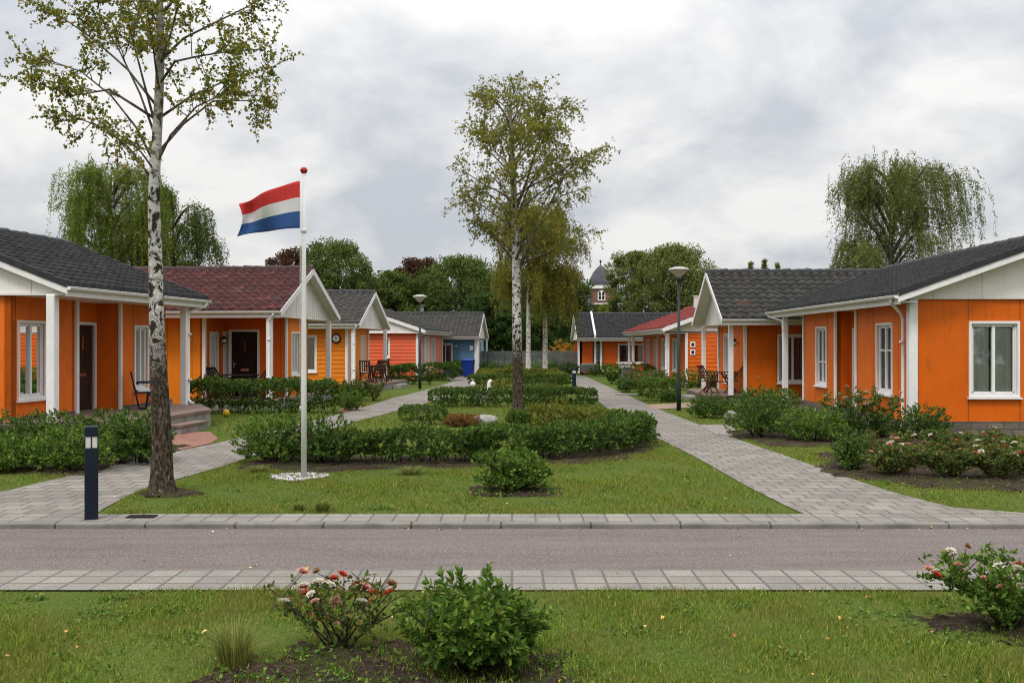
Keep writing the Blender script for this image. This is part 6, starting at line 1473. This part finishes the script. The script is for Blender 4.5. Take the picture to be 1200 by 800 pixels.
# ---- weeping birches behind the houses
p = at(132, 400, 46); weeping("pale green weeping birch behind the near left roof", (p.x, p.y, 0), 10.1, 6.2, 205, 'lf_weep', .20, 'birch_far', 760, (1.2, 3.9), .125, .05, .28, 20, .062, 2)
p = at(203, 400, 49); weeping("darker weeping birch behind the near birch trunk", (p.x, p.y, 0), 9.6, 4.2, 206, 'lf_tree', .18, 'bark', 520, (.8, 3.2), .13, .055, .25, 16, .065, 2)
p = at(1044, 400, 52); weeping("large weeping birch behind the nearest right house", (p.x, p.y, 0), 11.2, 7.2, 207, 'lf_grey', .24, 'bark', 900, (1.0, 3.4), .135, .056, .24, 26, .068, 2)

# ---- broadleaf trees: clumps of leaves round real limbs
def broadleaf(label, px, top, w_px, dist, leaf, seed, clumps=70, per=70, L=.16, W=.11, bark='bark', low=.18, shape=1.0, name="broadleaf_tree", group="trees behind the houses"):
    rs = np.random.RandomState(seed); c = at(px, HZ, dist); hgt = EYE + (HZ - top) / F * dist; wid = w_px / F * dist
    t = Tree(label, name, (c.x, c.y, 0), seed, group); r_ = .03 * hgt * .6
    t.trunk([(0, 0, -.1), (0, 0, hgt * .2), (rs.normal(0, .1), 0, hgt * .5), (0, 0, hgt * .86)], [r_ * 1.25, r_, r_ * .7, .03], 9)
    pos, dr = [], []
    lp = rs.uniform(0, 6.28, 4); clumps = int(clumps * 1.5); L *= .95; W *= 1.0; per = 150
    for i in range(clumps):
        zz = low + (1 - low) * ((i + rs.uniform(0, 1)) / clumps) ** .9; prof_ = math.sin(math.pi * min(.98, (zz - low) / (1 - low) * .80 + .16)) ** .55
        az = i * 2.4 + rs.uniform(-.3, .3); rr = wid / 2 * prof_ * math.sqrt(rs.uniform(.15, 1.1)) * shape * (1 + .20 * math.sin(2 * az + lp[0] + 4 * zz) + .14 * math.sin(9 * zz + lp[1] + az)); cr = wid * rs.uniform(.055, .165)
        cp = Vector((rr * math.cos(az), rr * math.sin(az), min(hgt * zz, hgt - cr * .5)))
        b = Vector((0, 0, cp.z * .62)); t.lb.tube([b, b.lerp(cp, .5) + Vector((0, 0, .12 * cr)), cp], [r_ * .28, r_ * .16, .012], 4)
        d = unit(rs.normal(0, 1, (per, 3))); k = rs.uniform(.55, 1.08, (per, 1)); pts = np.array(tuple(cp)) + d * k * cr * np.array([1.1, 1.1, .8]); pos.append(pts); dr.append(d + np.array([0, 0, .25]))
    v, f = shoots(rs, np.concatenate(pos), np.concatenate(dr), 2, L * .7, L, W, (.5, 1.3)); np_mesh("crown", v, f, MAT[leaf], t.root)
    t.mb.build("trunk", MAT[bark], t.root); t.lb.build("limbs", MAT[bark], t.root); return t.root
BT = [("round bright green tree behind the maroon roofed house", 394, 284, 92, 72, 'lf_tree', 66, .17), ("dark copper tree peeping over the maroon roof beside the flag pole", 345, 294, 70, 78, 'lf_copper', 46, .19),
      ("green tree between the white gables and the copper beech", 460, 320, 66, 84, 'lf_tree', 56, .19), ("tall copper beech rising behind the salmon house", 490, 305, 74, 88, 'lf_copper', 66, .20),
      ("large dark green tree behind the blue house", 541, 303, 104, 84, 'lf_tree', 84, .19), ("dark evergreen mass behind the middle birch trunk", 590, 322, 90, 90, 'lf_tree_d', 70, .2),
      ("dark tree behind the far birches, left of the church", 652, 318, 84, 86, 'lf_tree_d', 76, .2), ("low dark tree behind the fence and far birches", 622, 350, 90, 80, 'lf_tree_d', 60, .19),
      ("light green small tree in front of the church tower foot", 712, 358, 40, 100, 'lf_weep', 46, .2), ("light grey green tree right of the church tower", 744, 296, 66, 96, 'lf_grey', 60, .2),
      ("wide grey green tree behind the right lamp post", 790, 289, 92, 92, 'lf_grey', 84, .2), ("dark tree filling the gap behind the red roof", 838, 322, 80, 98, 'lf_tree_d', 56, .21),
      ("dark tree behind the roof of the house with the clock", 425, 322, 60, 86, 'lf_tree', 46, .19), ("dark low tree behind the blue house roof end", 572, 345, 56, 78, 'lf_tree_d', 46, .18)]
for i, (lb, px, top, w, ds, lf, cl, L) in enumerate(BT): broadleaf(lb, px, top, w, ds, lf, 300 + i, cl, 60, L, L * .72)
# conifers over the right roofs
def conifer(label, px, top, w_px, dist, seed):
    rs = np.random.RandomState(seed); c = at(px, HZ, dist); hgt = EYE + (HZ - top) / F * dist; wid = w_px / F * dist; t = Tree(label, "conifer_tree", (c.x, c.y, 0), seed, "conifers over the right roofs")
    t.trunk([(0, 0, 0), (0, 0, hgt)], [.16, .01], 7); pos, dr = [], []
    for k in range(26):
        z = hgt * (.2 + .8 * k / 26); r_ = wid / 2 * (1 - k / 27) * rs.uniform(.8, 1.15)
        for j in range(7):
            az = rs.uniform(0, 6.28); e_ = Vector((math.cos(az) * r_, math.sin(az) * r_, z - r_ * .25)); t.lb.tube([(0, 0, z), e_], [.02, .006], 3)
            for u in np.linspace(.25, 1, 6): pos.append(np.array((e_.x * u, e_.y * u, z - r_ * .25 * u)) + rs.normal(0, .05, 3)); dr.append((math.cos(az), math.sin(az), rs.normal(0, .4)))
    v, f = shoots(rs, np.array(pos), np.array(dr), 4, .2, .24, .07, (.4, 1.1)); np_mesh("crown", v, f, MAT['lf_grey'], t.root); t.mb.build("trunk", MAT['bark'], t.root); t.lb.build("limbs", MAT['bark'], t.root)
for i, (px, top, w, lb) in enumerate([(880, 305, 22, "leftmost of the pointed conifers over the right roof ridge"), (896, 302, 20, "middle pointed conifer over the right roof ridge"), (911, 306, 26, "broader conifer right of the middle one over the ridge"), (946, 313, 22, "low conifer tip next to the weeping birch over the ridge")]): conifer(lb, px, top, w, 82, 400 + i)
shrub("golden leaved shrub peeping over the fence beside the far right house", (3.75, 69.5, 0), 1.2, .8, 2.1, 'lf_gold', 240, 8, .14, .08, False, 420)
# far wood closing the horizon
rs = np.random.RandomState(9); n = 7000
xw = rs.uniform(-230, 230, n); yw = 150 + rs.uniform(0, 25, n) + .0006 * xw ** 2; hw = (5.5 + 2.0 * np.sin(xw * .11) + 1.4 * np.sin(xw * .31 + 2)) * np.where(np.abs(xw - 20) < 9, .7, 1); zw = hw * np.sqrt(rs.uniform(0, 1, n))
v, f = shoots(rs, np.stack([xw, yw, zw], 1), rs.normal(0, 1, (n, 3)) + np.array([0, -.4, .4]), 4, .6, 1.1, .8); o = np_mesh("far_wood", v, f, MAT['lf_tree_d']); o["kind"] = "stuff"; o["label"] = "far line of trees on the horizon"
n = 5200; xw = rs.uniform(-95, 95, n); yw = -48 - rs.uniform(0, 10, n); hw = 6.5 + 1.8 * np.sin(xw * .23) + 1.2 * np.sin(xw * .61 + 1); zw = hw * rs.uniform(0, 1, n) ** .7  # unseen tree row, added so the window panes reflect something darker
v, f = shoots(rs, np.stack([xw, yw, zw], 1), rs.normal(0, 1, (n, 3)) + np.array([0, .4, .4]), 4, .6, 1.0, .75); o = np_mesh("far_wood", v, f, MAT["lf_tree"]); o["kind"] = "stuff"; o["label"] = "unseen row of trees added behind the viewer to darken window reflections"

# ------------------------------------------------------------------ grass
ALL_HARD = [LP_L + LP_R[::-1], RP_L + RP_R[::-1]] + [b[1] for b in BRANCH]
def grass(name, x0, x1, y0, y1, dens, h, w, z, seed, soil_keep=.30, region=None, label="short mown lawn grass"):
    rs = np.random.RandomState(seed); n = int((x1 - x0) * (y1 - y0) * dens); x = rs.uniform(x0, x1, n); y = rs.uniform(y0, y1, n)
    keep = np.abs(x) < y * .545 + .4
    if y1 == 8.34: keep &= y < 8.265 + .035 * np.sin(x * 3.1) * np.sin(x * 7.7 + 1) + np.abs(rs.normal(0, .022, n))
    if abs(y0 - 11.68) < 1e-6: keep &= y > 11.715 + .02 * np.sin(x * 4.3) - np.abs(rs.normal(0, .025, n))
    if region is not None: keep &= in_poly(x, y, region)
    jx, jy = x + rs.normal(0, .022, n), y + rs.normal(0, .03, n)
    for p_ in ALL_HARD: keep &= ~in_poly(jx, jy, p_)
    for b in BEDS: keep &= ~(in_poly(x, y, b) & (rs.uniform(0, 1, n) > soil_keep))
    keep &= ~((x - PEB[0]) ** 2 + (y - PEB[1]) ** 2 < .40 ** 2)
    # thin and thick patches
    pat = np.sin(x * 1.7 + np.sin(y * 1.3) * 2) + np.sin(y * 2.3 + np.sin(x * 2.1) * 1.5) + .7 * np.sin(x * 5.1 + y * 3.7); keep &= rs.uniform(0, 1, n) < .70 + .16 * pat
    x, y, pat = x[keep], y[keep], pat[keep]; n = len(x)
    hh = (h * rs.uniform(.45, 1.15, n) * (1 + .30 * pat))[:, None]; az = rs.uniform(0, 6.283, n); out = np.stack([np.cos(az), np.sin(az), np.zeros(n)], 1); ln = hh * rs.uniform(.1, .9, n)[:, None]
    b = np.stack([x, y, np.full(n, z)], 1); a2 = rs.uniform(0, 6.283, n); sd = np.stack([np.cos(a2), np.sin(a2), np.zeros(n)], 1) * (w * rs.uniform(.6, 1.2, n))[:, None] / 2; up = np.array([[0, 0, 1.]])
    m_ = b + out * ln * .35 + up * hh * .6; e_ = b + out * ln + up * hh
    v = np.stack([b - sd, b + sd, m_ + sd * .8, m_ - sd * .8, e_], 1).reshape(-1, 3); i5 = np.arange(n) * 5
    me = bpy.data.meshes.new(name); me.vertices.add(len(v)); me.vertices.foreach_set("co", v.astype(np.float32).ravel())
    lo = np.stack([i5, i5 + 1, i5 + 2, i5 + 3, i5 + 3, i5 + 2, i5 + 4], 1).ravel(); me.loops.add(len(lo)); me.loops.foreach_set("vertex_index", lo.astype(np.int32))
    me.polygons.add(2 * n); st = np.stack([np.arange(n) * 7, np.arange(n) * 7 + 4], 1).ravel(); me.polygons.foreach_set("loop_start", st.astype(np.int32)); me.materials.append(MAT['blade']); me.update(calc_edges=True)
    o = link(name, me); o["kind"] = "stuff"; o["label"] = label; return o
grass("near_lawn_grass", -5.2, 5.2, 5.6, 8.34, 4600, .042, .0065, -.055, 1, label="green mown grass along the near edge of the road")
CEN = [(-4.95, 11.62)] + LP_R[1:] + RP_L[:0:-1] + [(3.46, 11.62)]
CEN = [(p[0] + (.02 if i < len(LP_R) else -.02), p[1]) for i, p in enumerate(CEN)]
grass("central_lawn_grass", -5.1, 3.5, 11.68, 19, 1800, .034, .010, -.004, 2, region=CEN, label="green mown grass of the central lawn")
grass("central_lawn_grass", -4.5, 3.5, 19, 34, 380, .040, .020, -.004, 3, region=CEN, label="green mown grass of the central lawn")
grass("side_lawn_grass", 4.8, 12, 11.68, 22, 1100, .034, .011, -.004, 4, label="green grass beside the right path")
grass("side_lawn_grass", 4.5, 14, 22, 38, 190, .04, .024, -.004, 5, label="green grass beside the right path")
grass("side_lawn_grass", -12, -4.6, 12.3, 22, 1000, .034, .011, -.004, 6, label="green grass beside the left path")
grass("side_lawn_grass", -14, -4.0, 22, 40, 190, .04, .024, -.004, 7, label="green grass beside the left path")
# clover and broad leaved weeds in the lawns
rs = np.random.RandomState(33); cp = []
for (x0, x1, y0, y1, z, k) in ((-4.6, 4.6, 5.9, 8.2, -.055, 46), (-4.8, 3.2, 11.9, 16, -.004, 50), (-4, 3, 16, 30, -.004, 30), (5, 10, 12.5, 20, -.004, 30), (-10, -6.8, 13.8, 16, -.004, 12), (-1.7, .4, 5.9, 6.7, -.045, 16), (-.5, .6, 13.1, 13.9, .01, 8), (5.2, 8.8, 13.8, 15, .02, 14)):
    for q_ in range(k):
        c = np.array([rs.uniform(x0, x1), rs.uniform(y0, y1), z]); m = rs.randint(6, 26); r_ = rs.uniform(.04, .20); cp.append(c + np.stack([rs.normal(0, r_, m), rs.normal(0, r_, m), rs.uniform(.005, .03, m)], 1))
cp = np.concatenate(cp); ok = np.ones(len(cp), bool)
for p_ in ALL_HARD: ok &= ~in_poly(cp[:, 0], cp[:, 1], p_)
cp = cp[ok & (np.abs(cp[:, 0]) < 11)]; cp = cp[(cp[:, 1] < 8.25) | (cp[:, 1] > 11.75)]
v, f = shoots(rs, cp, np.stack([rs.normal(0, .5, len(cp)), rs.normal(0, .5, len(cp)), np.ones(len(cp))], 1), 5, .02, .032, .024, (.9, 1.5)); o = np_mesh("lawn_weeds", v, f, MAT['lf_mid']); o["kind"] = "stuff"; o["label"] = "clover and small weeds scattered through the lawns"
# fallen leaves and petals
rs = np.random.RandomState(12); parts = []
for (x0, x1, y0, y1, z, n) in ((-4.5, 4.5, 5.9, 8.2, -.012, 46), (-4, 4, 9.1, 11.05, -.043, 8), (-7, 6, 10.95, 11.05, -.043, 34), (-5, 3.3, 11.8, 18, .04, 40), (5, 9, 13, 18, .06, 40), (-6, 6, 8.3, 9.0, -.036, 8), (3.4, 5, 11.8, 24, .01, 14), (-6.5, -4.9, 12, 22, .01, 14)):
    p_ = np.stack([rs.uniform(x0, x1, n), rs.uniform(y0, y1, n), np.full(n, z) + rs.uniform(0, .012, n)], 1); ax = np.stack([rs.normal(0, 1, n), rs.normal(0, 1, n), rs.normal(0, .25, n)], 1); s = rs.uniform(.018, .045, n)
    parts.append(leaf_arrays(p_, ax, np.stack([rs.normal(0, .3, n), rs.normal(0, .3, n), np.ones(n)], 1), s, s * .7, True, .3))
v, f = join(parts); o = np_mesh("fallen_leaves", v, f, MAT['litter']); o["kind"] = "stuff"; o["label"] = "fallen brown and pale leaves scattered on lawn and kerb"
